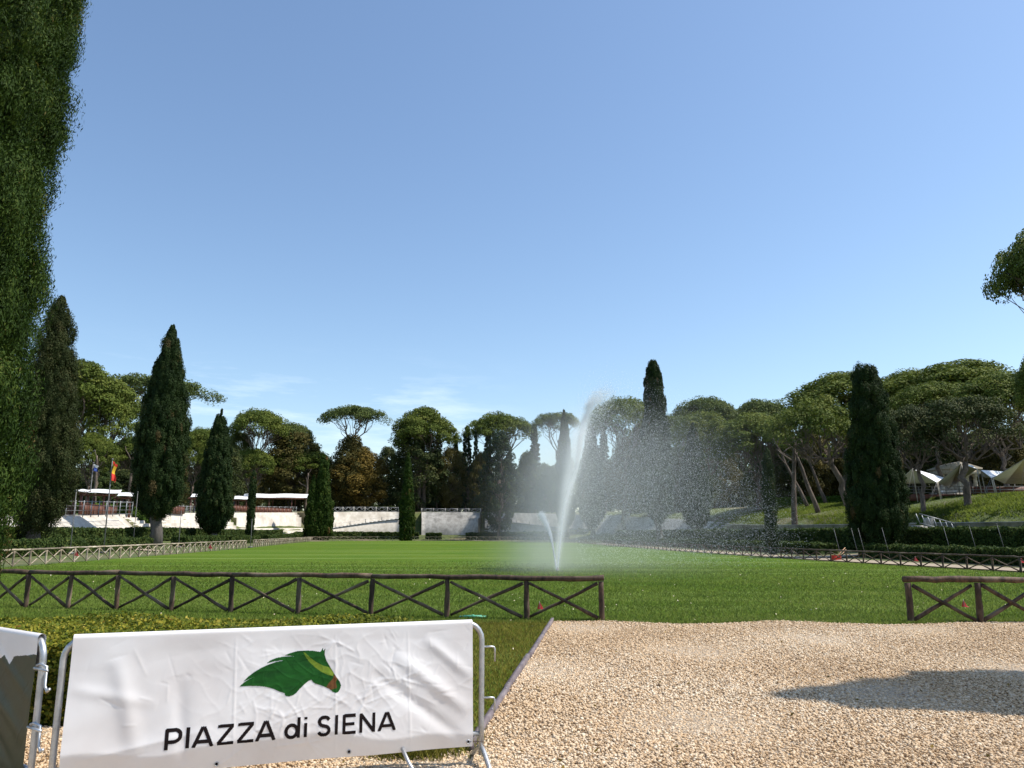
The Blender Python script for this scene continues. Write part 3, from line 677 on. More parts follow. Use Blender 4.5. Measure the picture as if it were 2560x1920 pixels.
GP = 'umbrella pines around the arena'
pines = [
 (P_B, 205, 920, 190, 108, 'wide umbrella pine half hidden behind the ragged left cypress'),
 (P_D, 262, 962, 130, 104, 'umbrella pine with drooping right side left of the tallest left cypress'),
 (P_C, 392, 944, 205, 128, 'sparse umbrella pine with forked bare limbs behind the tallest left cypress'),
 (P_D, 235, 1085, 95, 100, 'small light pine beside the blue and white flag'),
 (P_D, 335, 1095, 110, 132, 'pale rounded pine between Spanish-coloured flag and tallest left cypress'),
 (P_A, 510, 1072, 95, 150, 'pine crown peeping out between the two left cypresses'),
 (P_D, 492, 1095, 90, 138, 'low pine filling the gap just right of the tallest left cypress'),
 (P_A, 650, 1026, 130, 186, 'domed umbrella pine above the wood, second from left against the sky'),
 (P_F, 735, 1058, 90, 196, 'low dome pine touching the right of the domed pine'),
 (P_F, 600, 1078, 60, 192, 'small pine crown at the left foot of the domed pine'),
 (P_D, 632, 1124, 92, 160, 'low green pine behind the pencil thin cypress'),
 (P_D, 757, 1124, 150, 172, 'low spreading pine with curved trunk above the long awning'),
 (P_C, 886, 1016, 142, 192, 'isolated flat umbrella pine with open forked limbs against the sky'),
 (P_B, 1062, 1030, 135, 196, 'umbrella pine topping the dark oak above the spire cypress'),
 (P_A, 1250, 1036, 142, 205, 'umbrella pine directly above the broad dark conifer'),
 (P_C, 1392, 1032, 112, 190, 'umbrella pine with slanting limbs at the left of the jet'),
 (P_A, 1560, 998, 165, 150, 'wide pine crown behind the drops between jet and tall knobbly cypress'),
 (P_F, 1665, 1040, 110, 150, 'greyish pine crown just left of the knobbly cypress in the spray'),
 (P_F, 1768, 996, 140, 165, 'far pine crown right of the knobbly cypress top'),
 (P_F, 1898, 1000, 130, 165, 'far flat pine crown second right of the knobbly cypress'),
 (P_D, 1752, 1036, 130, 128, 'lower pine crown under the far ones, right of the knobbly cypress'),
 (P_D, 1880, 1040, 170, 118, 'thick lower pine crown left of the leaning pine'),
 (P_B, 2105, 948, 230, 122, 'highest wide pine crown left of the massive right cypress'),
 (P_D, 2265, 935, 160, 118, 'pine crown rising just right of the massive right cypress'),
 (P_B, 2395, 922, 250, 112, 'broad flat pine crown above the tents'),
 (P_D, 2490, 940, 170, 92, 'dark pine crown reaching in at the right border above the tents'),
 (P_A, 2330, 960, 150, 100, 'pine crown in front of the broad flat one above the tents'),
]
for pr_, px, ty, wpx, Y, lab in pines:
    plant(pr_, 'stone_pine', lab, 'tree', px, ty, wpx * (1.18 if px > 1500 else 1.05), Y, GP)
plant(P_E, 'stone_pine', 'leaning pine with slanted bare trunk beside the massive right cypress', 'tree', 2035, 1000, 195, 82, GP, rz=0)
plant(P_G, 'stone_pine', 'small open pine with thin trunk between massive cypress and first tent', 'tree', 2272, 1012, 130, 72, GP, rz=0)
plant(P_G, 'stone_pine', 'dark pine with thick twin trunk in front of the tents', 'tree', 2405, 992, 185, 70, GP, rz=3.3)
plant(P_A, 'stone_pine', 'pine crown hanging into the upper right border', 'tree', 2606, 578, 185, 62, GP, rz=1.0)
plant(P_B, 'stone_pine', 'small tuft of pine crown at the right border above the flat crowns', 'tree', 2604, 885, 115, 80, GP)

oaks = [
 (O_B, 735, 1080, 190, 190, 'wide brown-green oak below the domed pine'),
 (O_B, 880, 1088, 120, 195, 'brownish oak below the isolated flat pine'),
 (O_G, 905, 1125, 165, 182, 'golden brown oak right of the broad low cypress'),
 (O_D, 1040, 1045, 165, 188, 'large dark oak with visible trunks above the spire cypress'),
 (O_B, 1128, 1118, 95, 186, 'dull brown oak right of the large dark oak'),
 (O_B, 1205, 1130, 80, 190, 'brownish oak close at the left of the broad dark conifer'),
 (O_V, 1322, 1128, 70, 182, 'slim grey-green tree at the right of the broad dark conifer'),
 (O_V, 1378, 1165, 90, 188, 'soft green tree left of the jet behind the mist'),
 (O_V, 525, 1125, 90, 150, 'green oak between the two left cypresses, behind the awnings'),
 (O_D, 560, 1110, 110, 170, 'dark oak right behind the medium left cypress'),
 (O_D2, 320, 1175, 120, 118, 'dark bushy oak behind the Spanish-coloured flag'),
 (O_V, 268, 1195, 80, 112, 'bushy green tree just above the first white awning'),
 (O_B, 1560, 1130, 130, 160, 'brownish oak right of the jet behind falling drops'),
 (O_D, 1690, 1120, 110, 150, 'dark oak behind the rounded cypress in the spray'),
 (O_D, 2080, 1120, 160, 150, 'dark oak in the shade behind the leaning pine'),
 (O_D, 2330, 1060, 170, 118, 'dark oak behind the first tent'),
 (O_B, 2500, 1090, 170, 112, 'brownish oak at the right border behind the tents'),
]
for pr_, px, ty, wpx, Y, lab in oaks:
    plant(pr_, 'oak_tree', lab, 'tree', px, ty, wpx, Y, 'broad leaved trees behind the terraces')
firs = [
 (1168, 1060, 62, 205, 'ragged pointed fir left of the pine above the broad conifer'),
 (1190, 1072, 34, 200, 'narrow fir beside the ragged pointed fir'),
 (1336, 1056, 66, 200, 'dark triangular fir between two umbrella pines, left of the jet'),
 (1098, 1028, 44, 184, 'dark fir spire poking through the pine at the large dark oak'),
 (1220, 1060, 50, 200, 'blunt fir under the left side of the pine above the broad conifer'),
 (1508, 1060, 70, 175, 'dark fir just right of the jet behind the cypress'),
]
for px, ty, wpx, Y, lab in firs:
    plant(C_F, 'fir_tree', lab, 'tree', px, ty, wpx, Y, 'firs behind the far end wall')
cypress('tiny far cypress spike between the large dark oak and the firs', 1137, 215, 1085, 12, THIN, 'cypress', .02, seed=25, tr=.15)

# crowded wood behind
def fill(n, pxa, pxb, Ya, Yb, ta, tb, label, group, protos):
    for i in range(n):
        px = pxa + (pxb - pxa) * (i + random.uniform(.2, .8)) / n; Y = random.uniform(Ya, Yb)
        plant(random.choice(protos), 'wood_tree', label, 'tree', px, random.uniform(ta, tb), random.uniform(90, 140) * 170 / Y, Y, group)
fill(7, 60, 420, 140, 190, 1130, 1190, 'shaded tree crowded in the wood behind the left awnings', 'crowded trees behind the left awnings', [O_D, O_D2, O_V])
fill(10, 430, 1000, 210, 250, 1110, 1170, 'shaded tree crowded in the wood behind the pale steps', 'crowded trees behind the pale steps', [O_D, O_D2, O_B])
fill(10, 1000, 1560, 215, 260, 1110, 1160, 'shaded tree crowded in the wood behind the grey end wall', 'crowded trees behind the end wall', [O_D, O_D2, O_V])
fill(12, 1540, 2080, 140, 200, 1060, 1130, 'shaded tree crowded in the wood behind the spray', 'crowded trees behind the spray', [O_D, O_D2, O_B])
fill(10, 2060, 2640, 125, 170, 1020, 1090, 'shaded tree crowded in the wood behind the tents', 'crowded trees behind the tents', [O_D, O_D2, O_B])
# far wood: one mass
def far_wood():
    n = 900; px = rng.uniform(-150, 2750, n); Y = rng.uniform(1.0, 1.35, n) * np.interp(px, [0, 500, 1000, 1500, 2000, 2560], [215, 250, 270, 265, 225, 200])
    x = (px - 1280) / F * Y * 1.0; z = hz(x, Y) + rng.uniform(.5, 13, n)
    V, t = puffs(np.column_stack([x, Y, z]), np.full((n, 3), 3.2) * rng.uniform(.7, 1.2, n)[:, None], 90, .75, low=.6)
    tag(np_mesh('far_wood', V, [quads(len(t))], M['oak_dark'], tint=t), 'dark mass of far woodland closing the view behind the trees', 'wood', kind='stuff')
far_wood()
# straight bare trunks of the wood, seen under the crowns
def bare(px, py, Y, toppx, toppy, r, label):
    b = at(px, py, Y); b[2] = gz(b[0], Y) - .2; t = at(toppx, toppy, Y)
    T = thing('pine_trunk', label, 'tree trunk', b, 'bare trunks below the crowns')
    t = t + (t - b) * .08; P, rd = limb(b, t, r * 1.1, r * .35, .035, 9); MB().tube(P, rd, 9, jit=.05).build('trunk', M['bark_pine'], T, smooth=True)
    m2 = MB()
    for k in range(3):
        s = P[5 + k]; e = s + np.array([rng.normal(0, 1.6), rng.normal(0, .5), rng.uniform(1.2, 2.5)]); q, r2 = limb(s, e, r * .35, r * .12, .3, 5); m2.tube(q, r2, 5)
    m2.build('branch', M['bark_pine'], T, smooth=True)
for a in [(2022, 1277, 108, 1938, 1105, .26, 'thin slanted trunk left of the leaning pine trunk'), (2048, 1292, 94, 1985, 1120, .30, 'slanted trunk between thin slanted trunk and leaning pine'),
          (2068, 1270, 112, 2000, 1100, .26, 'third slanted trunk, next to the leaning pine trunk'), (1982, 1300, 88, 1985, 1110, .34, 'upright dark trunk right of the thin cypress pole'),
          (2135, 1270, 118, 2130, 1130, .36, 'upright trunk behind the left edge of the massive cypress'),
          (1045, 1283, 200, 1052, 1150, .62, 'reddish leaning trunk below the large dark oak'), (1058, 1283, 200, 1062, 1150, .50, 'reddish upright trunk below the large dark oak'),
          (763, 1275, 184, 770, 1190, .32, 'curved pale trunk above the long awning'), (320, 1262, 108, 332, 1150, .26, 'pale thin trunk left of the tallest left cypress'),
          (237, 1262, 100, 242, 1150, .24, 'grey thin trunk behind the first white awning')]: bare(*a)

# ------------------------------------------------------------------ hedges
def hedge(label, pts, wd, h, mat, leaf, dens=2.6, name='hedge', core=.8, group=None, seed=3, base=None, rough=.05):
    global rng
    keep = rng; rng = np.random.default_rng(seed)
    P = np.array(pts, float); seg = np.linalg.norm(np.diff(P, axis=0), axis=1); s = np.concatenate([[0], np.cumsum(seg)]); Lh = s[-1]
    zf = (lambda x, y: hz(x, y)) if base is None else (lambda x, y: np.full(np.shape(x), base))
    org = (P[0][0], P[0][1], float(zf(P[0:1, 0], P[0:1, 1])[0]))
    T = thing(name, label, 'hedge', org, group)
    ns = max(2, int(Lh / max(1.0, wd)) + 1); ss = np.linspace(0, Lh, ns)
    cx, cy = np.interp(ss, s, P[:, 0]), np.interp(ss, s, P[:, 1])
    d = np.stack([np.gradient(cx), np.gradient(cy)], -1); d = unit(d); nn = np.stack([-d[:, 1], d[:, 0]], -1); z = zf(cx, cy)
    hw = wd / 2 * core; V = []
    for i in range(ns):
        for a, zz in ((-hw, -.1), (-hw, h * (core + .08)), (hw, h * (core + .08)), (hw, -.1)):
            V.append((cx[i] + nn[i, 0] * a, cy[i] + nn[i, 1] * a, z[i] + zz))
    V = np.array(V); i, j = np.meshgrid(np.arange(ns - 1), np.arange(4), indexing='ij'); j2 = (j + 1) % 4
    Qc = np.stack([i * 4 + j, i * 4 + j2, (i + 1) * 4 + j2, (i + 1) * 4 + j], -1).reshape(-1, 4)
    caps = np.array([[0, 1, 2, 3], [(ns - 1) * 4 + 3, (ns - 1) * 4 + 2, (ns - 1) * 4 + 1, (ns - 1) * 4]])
    area = Lh * (wd + 2 * h) + 2 * wd * h; n = int(area * dens / (leaf * leaf * .75))
    per = wd + 2 * h; u = rng.random(n) * per; sl_ = rng.random(n) * (Lh + 2 * wd * .4) - wd * .4
    ends = (sl_ < 0) | (sl_ > Lh); sc_ = np.clip(sl_, 0, Lh)
    lx, ly = np.interp(sc_, s, P[:, 0]), np.interp(sc_, s, P[:, 1])
    k = np.clip((sc_ / Lh * (ns - 1)).astype(int), 0, ns - 1); nv, dv = nn[k], d[k]
    a = np.where(u < h, -wd / 2, np.where(u < h + wd, u - h - wd / 2, wd / 2)); hh = np.where(u < h, u, np.where(u < h + wd, h, per - u))
    nrm = np.where((u < h)[:, None], np.column_stack([-nv, np.zeros(n)]), np.where((u < h + wd)[:, None], np.array([0, 0, 1.]), np.column_stack([nv, np.zeros(n)])))
    sgn = np.where(sl_ < 0, -1, 1)
    # end faces
    a = np.where(ends, rng.uniform(-.5, .5, n) * wd, a); hh = np.where(ends, rng.random(n) * h, hh)
    nrm = np.where(ends[:, None], np.column_stack([dv * sgn[:, None], np.zeros(n)]), nrm)
    bump = rough * (np.sin(sl_ * 5.1 / max(wd, .6) + hh * 7) + np.sin(sl_ * 2.3 + a * 5)) + rng.normal(0, rough * .7, n) - rng.random(n) ** 2 * rough * 2
    C = np.column_stack([lx + nv[:, 0] * a, ly + nv[:, 1] * a, zf(lx, ly) + hh]) + nrm * bump[:, None]
    Nm = unit(nrm + .8 * rng.standard_normal((n, 3))); sz = leaf * rng.uniform(.65, 1.3, n)
    Vl = leaf_quads(C, Nm, sz * 1.5, sz * .95)
    tt = np.clip(.42 + .18 * np.sin(sl_ * 1.7 + 2 * np.sin(hh * 3 + a * 2)) * rng.random(n) + rng.normal(0, .2, n), 0, 1)
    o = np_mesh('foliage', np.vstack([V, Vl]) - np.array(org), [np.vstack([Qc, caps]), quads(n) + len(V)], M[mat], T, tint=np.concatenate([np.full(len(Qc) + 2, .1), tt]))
    rng = keep; return T

hedge('clipped yellow-green box hedge right behind the two draped barriers', [(-8.6, 8.75), (-.8, 8.22)], 2.2, .70, 'hedge_near', .030, 2.4, core=.86, rough=.022)
GL, GR = 'low hedges left of the lawn', 'clipped hedges right of the lawn'
def lx_(s, Y): return -(s + 21 + .12 * Y)
def rx_(r, Y): return 26.75 - .121 * Y + r
hedge('low clipped hedge left of the tallest left cypress, behind the sunlit fence', [(lx_(5.5, y), y) for y in (36, 50, 66, 76)], 1.6, .95, 'hedge', .12, group=GL)
hedge('low clipped hedge between the hedge gap and the medium left cypress', [(lx_(5.5, y), y) for y in (87, 98, 106)], 1.6, 1.0, 'hedge', .16, group=GL)
hedge('low clipped hedge right of the medium left cypress', [(lx_(5.5, y), y) for y in (108.5, 118, 128)], 1.6, 1.0, 'hedge', .18, group=GL)
hedge('low far hedge behind the second sunlit fence section', [(lx_(5.0, y), y) for y in (133, 150)] + [(-44.5, 166)], 1.6, 1.1, 'hedge', .22, group=GL)
hedge('tall dense hedge below the sloping white wall at left', [(lx_(10.5, y), y) for y in (38, 60, 84)], 1.6, 1.2, 'hedge', .15)
hedge('tall dense hedge below the pale steps at left', [(lx_(10.5, y), y) for y in (86, 110, 140)] + [(-47, 158)], 1.6, 1.35, 'hedge', .2)
hedge('far hedge in front of the pale wall between broad low cypress and spire cypress', [(-43, 170), (-35, 179.5), (-22, 183.5)], 1.6, 1.5, 'hedge', .26)
hedge('short far hedge block left of the end wall path', [(-20, 183), (-16.5, 182.7)], 1.6, 1.4, 'hedge', .26)
hedge('far hedge in front of the grey end wall, under the broad conifer', [(-10.5, 182), (-2, 180), (6, 172), (11, 160)], 1.6, 1.5, 'hedge', .26)
hedge('tall hedge in the spray right of the jet', [(rx_(9.5, y), y) for y in (140, 120, 100, 80, 61)], 1.6, 1.55, 'hedge', .18, group=GR)
hedge('tall dark hedge below the grey wall at right', [(rx_(9.5, y), y) for y in (58, 45, 30)], 1.6, 1.55, 'hedge', .12, group=GR)
hedge('low hedge behind the right fence inside the spray', [(rx_(4.6, y), y) for y in (130, 105, 80, 60)], 1.5, .75, 'hedge', .15, group=GR)
hedge('low dark hedge behind the right fence, below the massive cypress', [(rx_(4.6, y), y) for y in (54.5, 42, 28)], 1.5, .75, 'hedge', .11, group=GR)
def ph(label, px0, px1, Y0, Y1, h, dz=0, mat='hedge_bright', n=4):
    pts = [(at(px0 + (px1 - px0) * t, 1300, Y0 + (Y1 - Y0) * t)[0], Y0 + (Y1 - Y0) * t) for t in np.linspace(0, 1, n)]
    hedge(label, pts, 1.5, h, mat, .2, group='bright hedges on the upper ground')
ph('bright green hedge under the left white awnings', 170, 372, 96, 108, 1.1)
ph('bright hedge right of the reddish trunks', 1035, 1110, 205, 206, 2.3, mat='hedge')
ph('small bright hedge by the far steps', 1112, 1150, 207, 207, 2.4)
ph('hedge on the upper ground behind the grey end wall', 1160, 1420, 212, 208, 2.2, mat='hedge')
ph('bright shrub hedge on the hilltop left of the leaning pine trunk', 1945, 2110, 126, 120, 1.3)
ph('dark hedge on the far lawn above the pale wall', 830, 1000, 212, 212, 1.5, mat='hedge')

# ------------------------------------------------------------------ log fences
def wob_log(mb, a, b, r0, r1, n=9, w=.012, sides=8):
    P, rd = limb(a, b, r0, r1, 0, n); L_ = np.linalg.norm(np.asarray(b) - np.asarray(a))
    off = np.cumsum(rng.normal(0, w, (n, 3)), axis=0); off -= np.linspace(0, 1, n)[:, None] * off[-1]
    P = P + off; rd = rd * (1 + rng.normal(0, .05, n)); mb.tube(P, rd, sides, jit=.05)
def fence(label, posts, h, mat, sc=1.0, sides=8, group='rustic log fences', zfun=None, lastpost=True):
    posts = [np.array([p[0], p[1], 0.0]) for p in posts]
    T = thing('log_fence', label, 'fence', posts[0], group)
    n = len(posts); up = np.array([0, 0, 1.])
    order = sorted(range(n), key=lambda i: np.hypot(*posts[i][:2]))
    near = set(order[:100]); rest = MB(); rb = MB(); hs = [h * rng.uniform(.985, 1.015) for _ in posts]
    for i, p in enumerate(posts):
        m = MB() if i in near else rest
        tilt = rng.normal(0, .012, 2); wob_log(m, p - up * .15, p + [tilt[0], tilt[1], hs[i] - .055 * sc], .058 * sc, .050 * sc, 7, .004, sides)
        if i in near: m.build('post', M[mat], T, smooth=True)
    bo = sorted(range(n - 1), key=lambda i: np.hypot(*posts[i][:2])); nb = set(bo[:50])
    for i in range(n - 1):
        a, b = posts[i], posts[i + 1]; d = (b - a) / np.linalg.norm(b - a); side = np.cross(d, up) * .022 * sc
        for q, (s, e) in enumerate(((a + d * .07 * sc + up * (hs[i] - .10 * sc), b - d * .07 * sc + up * .05), (a + d * .07 * sc + up * .05, b - d * .07 * sc + up * (hs[i + 1] - .10 * sc)))):
            sgn = 1 if q == 0 else -1; m = MB() if i in nb else rb
            wob_log(m, s + side * sgn, e + side * sgn, .036 * sc, .028 * sc, 8, .006, sides)
            if i in nb: m.build('brace', M[mat], T, smooth=True)
    r = MB(); i = 0
    while i < n - 1:
        j = min(n - 1, i + int(rng.integers(2, 4)))
        m = MB(); P = []; rdl = []
        for k in range(i, j):
            for t in np.linspace(0, 1, 5, endpoint=False): P.append(posts[k] + (posts[k + 1] - posts[k]) * t + up * (hs[k] + (hs[k + 1] - hs[k]) * t) + rng.normal(0, .007, 3) * sc)
        dd = unit(posts[j] - posts[j - 1]); P.append(posts[j] + up * hs[j] + (dd * .06 if j == n - 1 else dd * -.004))
        if i == 0: P[0] = P[0] - unit(posts[1] - posts[0]) * .06
        P = np.array(P); m.tube(P, np.linspace(.055, .047, len(P)) * sc * (1 + rng.normal(0, .05, len(P))), sides + 2, jit=.05)
        m.build('top_rail', M[mat], T, smooth=True); i = j
    if rest.n: rest.build('post', M[mat], T, smooth=True)['kind'] = 'stuff'
    if rb.n: rb.build('brace', M[mat], T, smooth=True)['kind'] = 'stuff'
    return T
A0, A1 = gp(1505, 1553)[:2], gp(65, 1518)[:2]
def on_line(px):
    k = (px - 1280) / F
    # ray in plan: x = k'*y with ground pixel row unknown -> solve along the line A0-A1
    best = None
    for t in np.linspace(-.02, 1.25, 1500):
        q = A0 + (A1 - A0) * t; e = abs(topx(q[0], q[1], 0)[0] - px)
        if best is None or e < best[0]: best = (e, q)
    return best[1]
fence('near dark log fence with crossed braces behind the clipped hedge, ending at the gravel', [A0] + [on_line(p) for p in (1315, 1117, 926, 743, 575, 427, 290, 170, 65, -30, -115)], .80, 'bark_fence', 1.0, 10)
fence('short near log fence at the right end of the gravel', [(7.72, 15.5), (9.02, 15.42), (10.3, 15.4), (11.6, 15.4), (12.9, 15.45), (14.2, 15.5)], .80, 'bark_fence', 1.12, 10)
def resample(P, step):
    P = np.array(P, float); s = np.concatenate([[0], np.cumsum(np.linalg.norm(np.diff(P, axis=0), axis=1))]); n = int(round(s[-1] / step))
    q = np.linspace(0, s[-1], n + 1); return list(zip(np.interp(q, s, P[:, 0]), np.interp(q, s, P[:, 1])))
lf = resample(LF, 1.62); cutL = [p for p in lf if p[1] < 89.0]; cutR = [p for p in lf if p[1] > 93.5]
near_left = resample([(-20.5, 27.5), (-23.5, 32.5), LF[0]], 1.6)[:-1]
fence('sunlit pale log fence along the left edge of the lawn, nearer section', near_left + cutL, .84, 'bark_pale', 1.0, 6)
fence('sunlit pale log fence along the left edge of the lawn, farther section beyond the gap', cutR, .84, 'bark_pale', 1.0, 6)
fence('far log fence closing the end of the lawn', resample(BF, 1.65), .86, 'bark_pale', .7, 6)
fence('long log fence along the right edge of the lawn with tools leaning on it', resample(RF[::-1], 1.52), .66, 'bark_fence', .9, 6)

# ------------------------------------------------------------------ terraces and walls round the arena
def rim_between(p0, p1): return [i for i in range(len(RIM)) if p0 <= RPX[i] <= p1]
def sweep(name, label, idx, prof, mat, cat='terrace', zb=1.25, ztop=None, offs=0.0, step=1, parent=None):
    P, Nn = RIM[idx][::step], RN[idx][::step]; m = len(P); rows = []
    for o_, t in prof:
        zt = P[:, 2] if ztop is None else np.full(m, ztop)
        rows.append(np.column_stack([P[:, 0] + Nn[:, 0] * (o_ + offs), P[:, 1] + Nn[:, 1] * (o_ + offs), zb + t * (zt - zb)]))
    V = np.stack(rows, 1).reshape(-1, 3); k = len(prof)
    i, j = np.meshgrid(np.arange(m - 1), np.arange(k - 1), indexing='ij')
    Q = np.stack([i * k + j, (i + 1) * k + j, (i + 1) * k + j + 1, i * k + j + 1], -1).reshape(-1, 4)
    caps = [np.arange(k)[None, ::-1], ((m - 1) * k + np.arange(k))[None, :]]
    org = np.array([P[0, 0], P[0, 1], zb])
    o = np_mesh(name, V - org, [Q] + caps, M[mat]); o.location = org
    return tag(o, label, cat)
def steps(n, run=.75, t1=1.0, tail=7.0, o0=0.0, t0=0.0):
    pr_ = [(o0, t0 - .35)]
    for k in range(n):
        pr_ += [(o0 + k * run, t0 + (k + 1) * (t1 - t0) / n), (o0 + (k + 1) * run, t0 + (k + 1) * (t1 - t0) / n + .004)]
    return pr_
def closed(pr_, tail=7.0): return pr_ + [(tail, pr_[-1][1]), (tail, -.4), (0, -.4)][:2]
sweep('sloping_wall', 'smooth sloping white wall at left, below the red-brown boxes', rim_between(-9000, 352), closed([(0, -.3), (0, .12), (2.6, 1.0)]), 'concrete', 'wall')
sweep('stepped_terrace', 'pale stone seating steps behind the medium left cypress', rim_between(362, 612), closed(steps(7, .6)), 'concrete')
sweep('stepped_terrace', 'pale stepped terrace with tall plain wall below the long awning', rim_between(612, 770), closed([(0, -.3), (0, .10), (.6, .105), (.6, .2), (1.2, .205), (1.2, .3), (1.8, .305), (1.9, .78), (2.5, .785), (2.5, .89), (3.1, .895), (3.1, 1.0), (3.6, 1.0)]), 'concrete')
sweep('retaining_wall', 'white plastered wall with diagonal ramp between broad low cypress and spire cypress', rim_between(771, 1003), closed([(0, -.3), (0, .10), (.7, .105), (.7, .2), (1.4, .205), (1.6, 1.0), (2.2, 1.0)]), 'concrete', 'wall')
sweep('end_wall', 'plain plastered wall in a grey shade tone at the far end of the arena', rim_between(1046, 1200), closed([(-1.5, -.3), (-1.5, .72), (.2, .725), (.2, .86), (.8, .865), (.8, 1.0), (1.4, 1.0)]), 'concrete_shade_grey', 'wall')
sweep('retaining_wall', 'shade-grey wall with ramp behind the mist left of the jet', rim_between(1206, 1470), closed([(0, -.3), (0, .10), (.7, .105), (.7, .2), (1.4, .205), (1.6, 1.0), (2.2, 1.0)]), 'concrete_shade_grey', 'wall')
sweep('stepped_terrace', 'shade-grey seating steps in the spray right of the jet', rim_between(1476, 1800), closed(steps(6, .6)), 'concrete_shade_grey')
sweep('retaining_wall', 'low shade-grey wall below the grass slope at right', rim_between(1806, 9000), closed([(0, -.4), (0, .94), (-.05, .941), (-.05, 1.0), (.5, 1.0)], .55), 'concrete_shade_grey', 'wall')
# ramp ledges on the white walls
def ledge(label, px0, px1, zf0, zf1, rim0, rim1, mat):
    idx = rim_between(rim0, rim1); P, Nn = RIM[idx], RN[idx]; t = np.linspace(0, 1, len(P))
    z = 1.25 + (zf0 + (zf1 - zf0) * t) * (P[:, 2] - 1.25)
    q = P[:, :2] + Nn * .95
    T = thing('ramp', label, 'ramp', (q[0, 0], q[0, 1], z[0])); m = MB(); V = []
    for k in range(len(P)):
        f, bk = q[k] - Nn[k] * .55, q[k] + Nn[k] * .8
        V += [(f[0], f[1], .9), (f[0], f[1], z[k]), (bk[0], bk[1], z[k] + .004), (bk[0], bk[1], .9)]
    i, j = np.meshgrid(np.arange(len(P) - 1), np.arange(3), indexing='ij'); Q = np.stack([i * 4 + j, (i + 1) * 4 + j, (i + 1) * 4 + j + 1, i * 4 + j + 1], -1).reshape(-1, 4)
    e_ = (len(P) - 1) * 4; m.add(V, np.vstack([Q, [[3, 2, 1, 0], [e_, e_ + 1, e_ + 2, e_ + 3]]])); m.build('ramp_wall', M[mat], T); r = MB(); g = q - Nn * .45; q3 = lambda k, o_: np.array([q[k, 0] + Nn[k, 0] * o_, q[k, 1] + Nn[k, 1] * o_, z[k]])
    for k in range(0, len(P), 4): pb = MB(); pb.beam((g[k, 0], g[k, 1], z[k] - .05), (g[k, 0], g[k, 1], z[k] + .95), .15, .15); pb.build('post', M['concrete_shade_grey'], T)
    for k in range(len(P) - 1):
        a = np.array([g[k, 0], g[k, 1], z[k] + .8]); b = np.array([g[k + 1, 0], g[k + 1, 1], z[k + 1] + .8])
        r.beam(q3(k, -.52), q3(k + 1, -.52), .34, .16); r.beam(a, b, .035, .035); r.beam(a - [0, 0, .6], b - [0, 0, .6], .03, .03)
    r.build('railing', M['rail_steel'], T)
ledge('rising ramp with thin railing on the white wall left of the spire cypress', 0, 0, .22, .70, 800, 1000, 'concrete')
ledge('falling ramp with thin railing on the grey wall left of the jet', 0, 0, .66, .25, 1216, 1440, 'concrete')
# balustrades on top
def balustrade(label, p0, p1, off, h, stepn=4, mat='rail_steel', post='concrete_shade_grey', cross=True):
    idx = rim_between(p0, p1); P, Nn = RIM[idx], RN[idx]; q = np.column_stack([P[:, :2] + Nn * off, P[:, 2]])
    s = np.concatenate([[0], np.cumsum(np.linalg.norm(np.diff(q, axis=0), axis=1))]); n = max(2, int(s[-1] / (2.6 * stepn / 4)) + 1)
    ss = np.linspace(0, s[-1], n); q = np.column_stack([np.interp(ss, s, q[:, c]) for c in range(3)])
    T = thing('balustrade', label, 'railing', q[0]); r = MB()
    for k in range(n):
        pb = MB(); pb.beam(q[k] - [0, 0, .1], q[k] + [0, 0, h + .05], .28 if post != mat else .07, .28 if post != mat else .07); pb.build('post', M[post], T)
    for k in range(n - 1):
        a, b = q[k] + [0, 0, h - .05], q[k + 1] + [0, 0, h - .05]; lo = np.array([0, 0, h - .2])
        r.beam(a, b, .07, .07); r.beam(a - lo, b - lo, .05, .05)
        if cross:
            mid = (a + b) / 2
            r.beam(a - lo, mid, .045, .045); r.beam(a, mid - lo, .045, .045); r.beam(mid, b - lo, .045, .045); r.beam(mid - lo, b, .045, .045)
        else:
            for f in (.33, .66): r.beam(a - lo * f, b - lo * f, .03, .03)
    r.build('rail', M[mat], T)
balustrade('crossed balustrade with stone posts on the white wall left of the spire cypress', 790, 1003, 2.0, 1.15)
balustrade('balustrade on top of the grey end wall', 1046, 1200, 1.2, .9)
balustrade('grey metal railing in front of the long white awning', 560, 775, 3.4, 1.25, 3, 'rail_steel', 'rail_steel', False)
balustrade('grey metal railing in front of the sloping white wall at left', -9000, 350, .35, 1.6, 3, 'rail_steel', 'rail_steel', False)
balustrade('grey metal railing above the pale steps at left', 440, 552, 4.4, 1.2, 3, 'rail_steel', 'rail_steel', False)

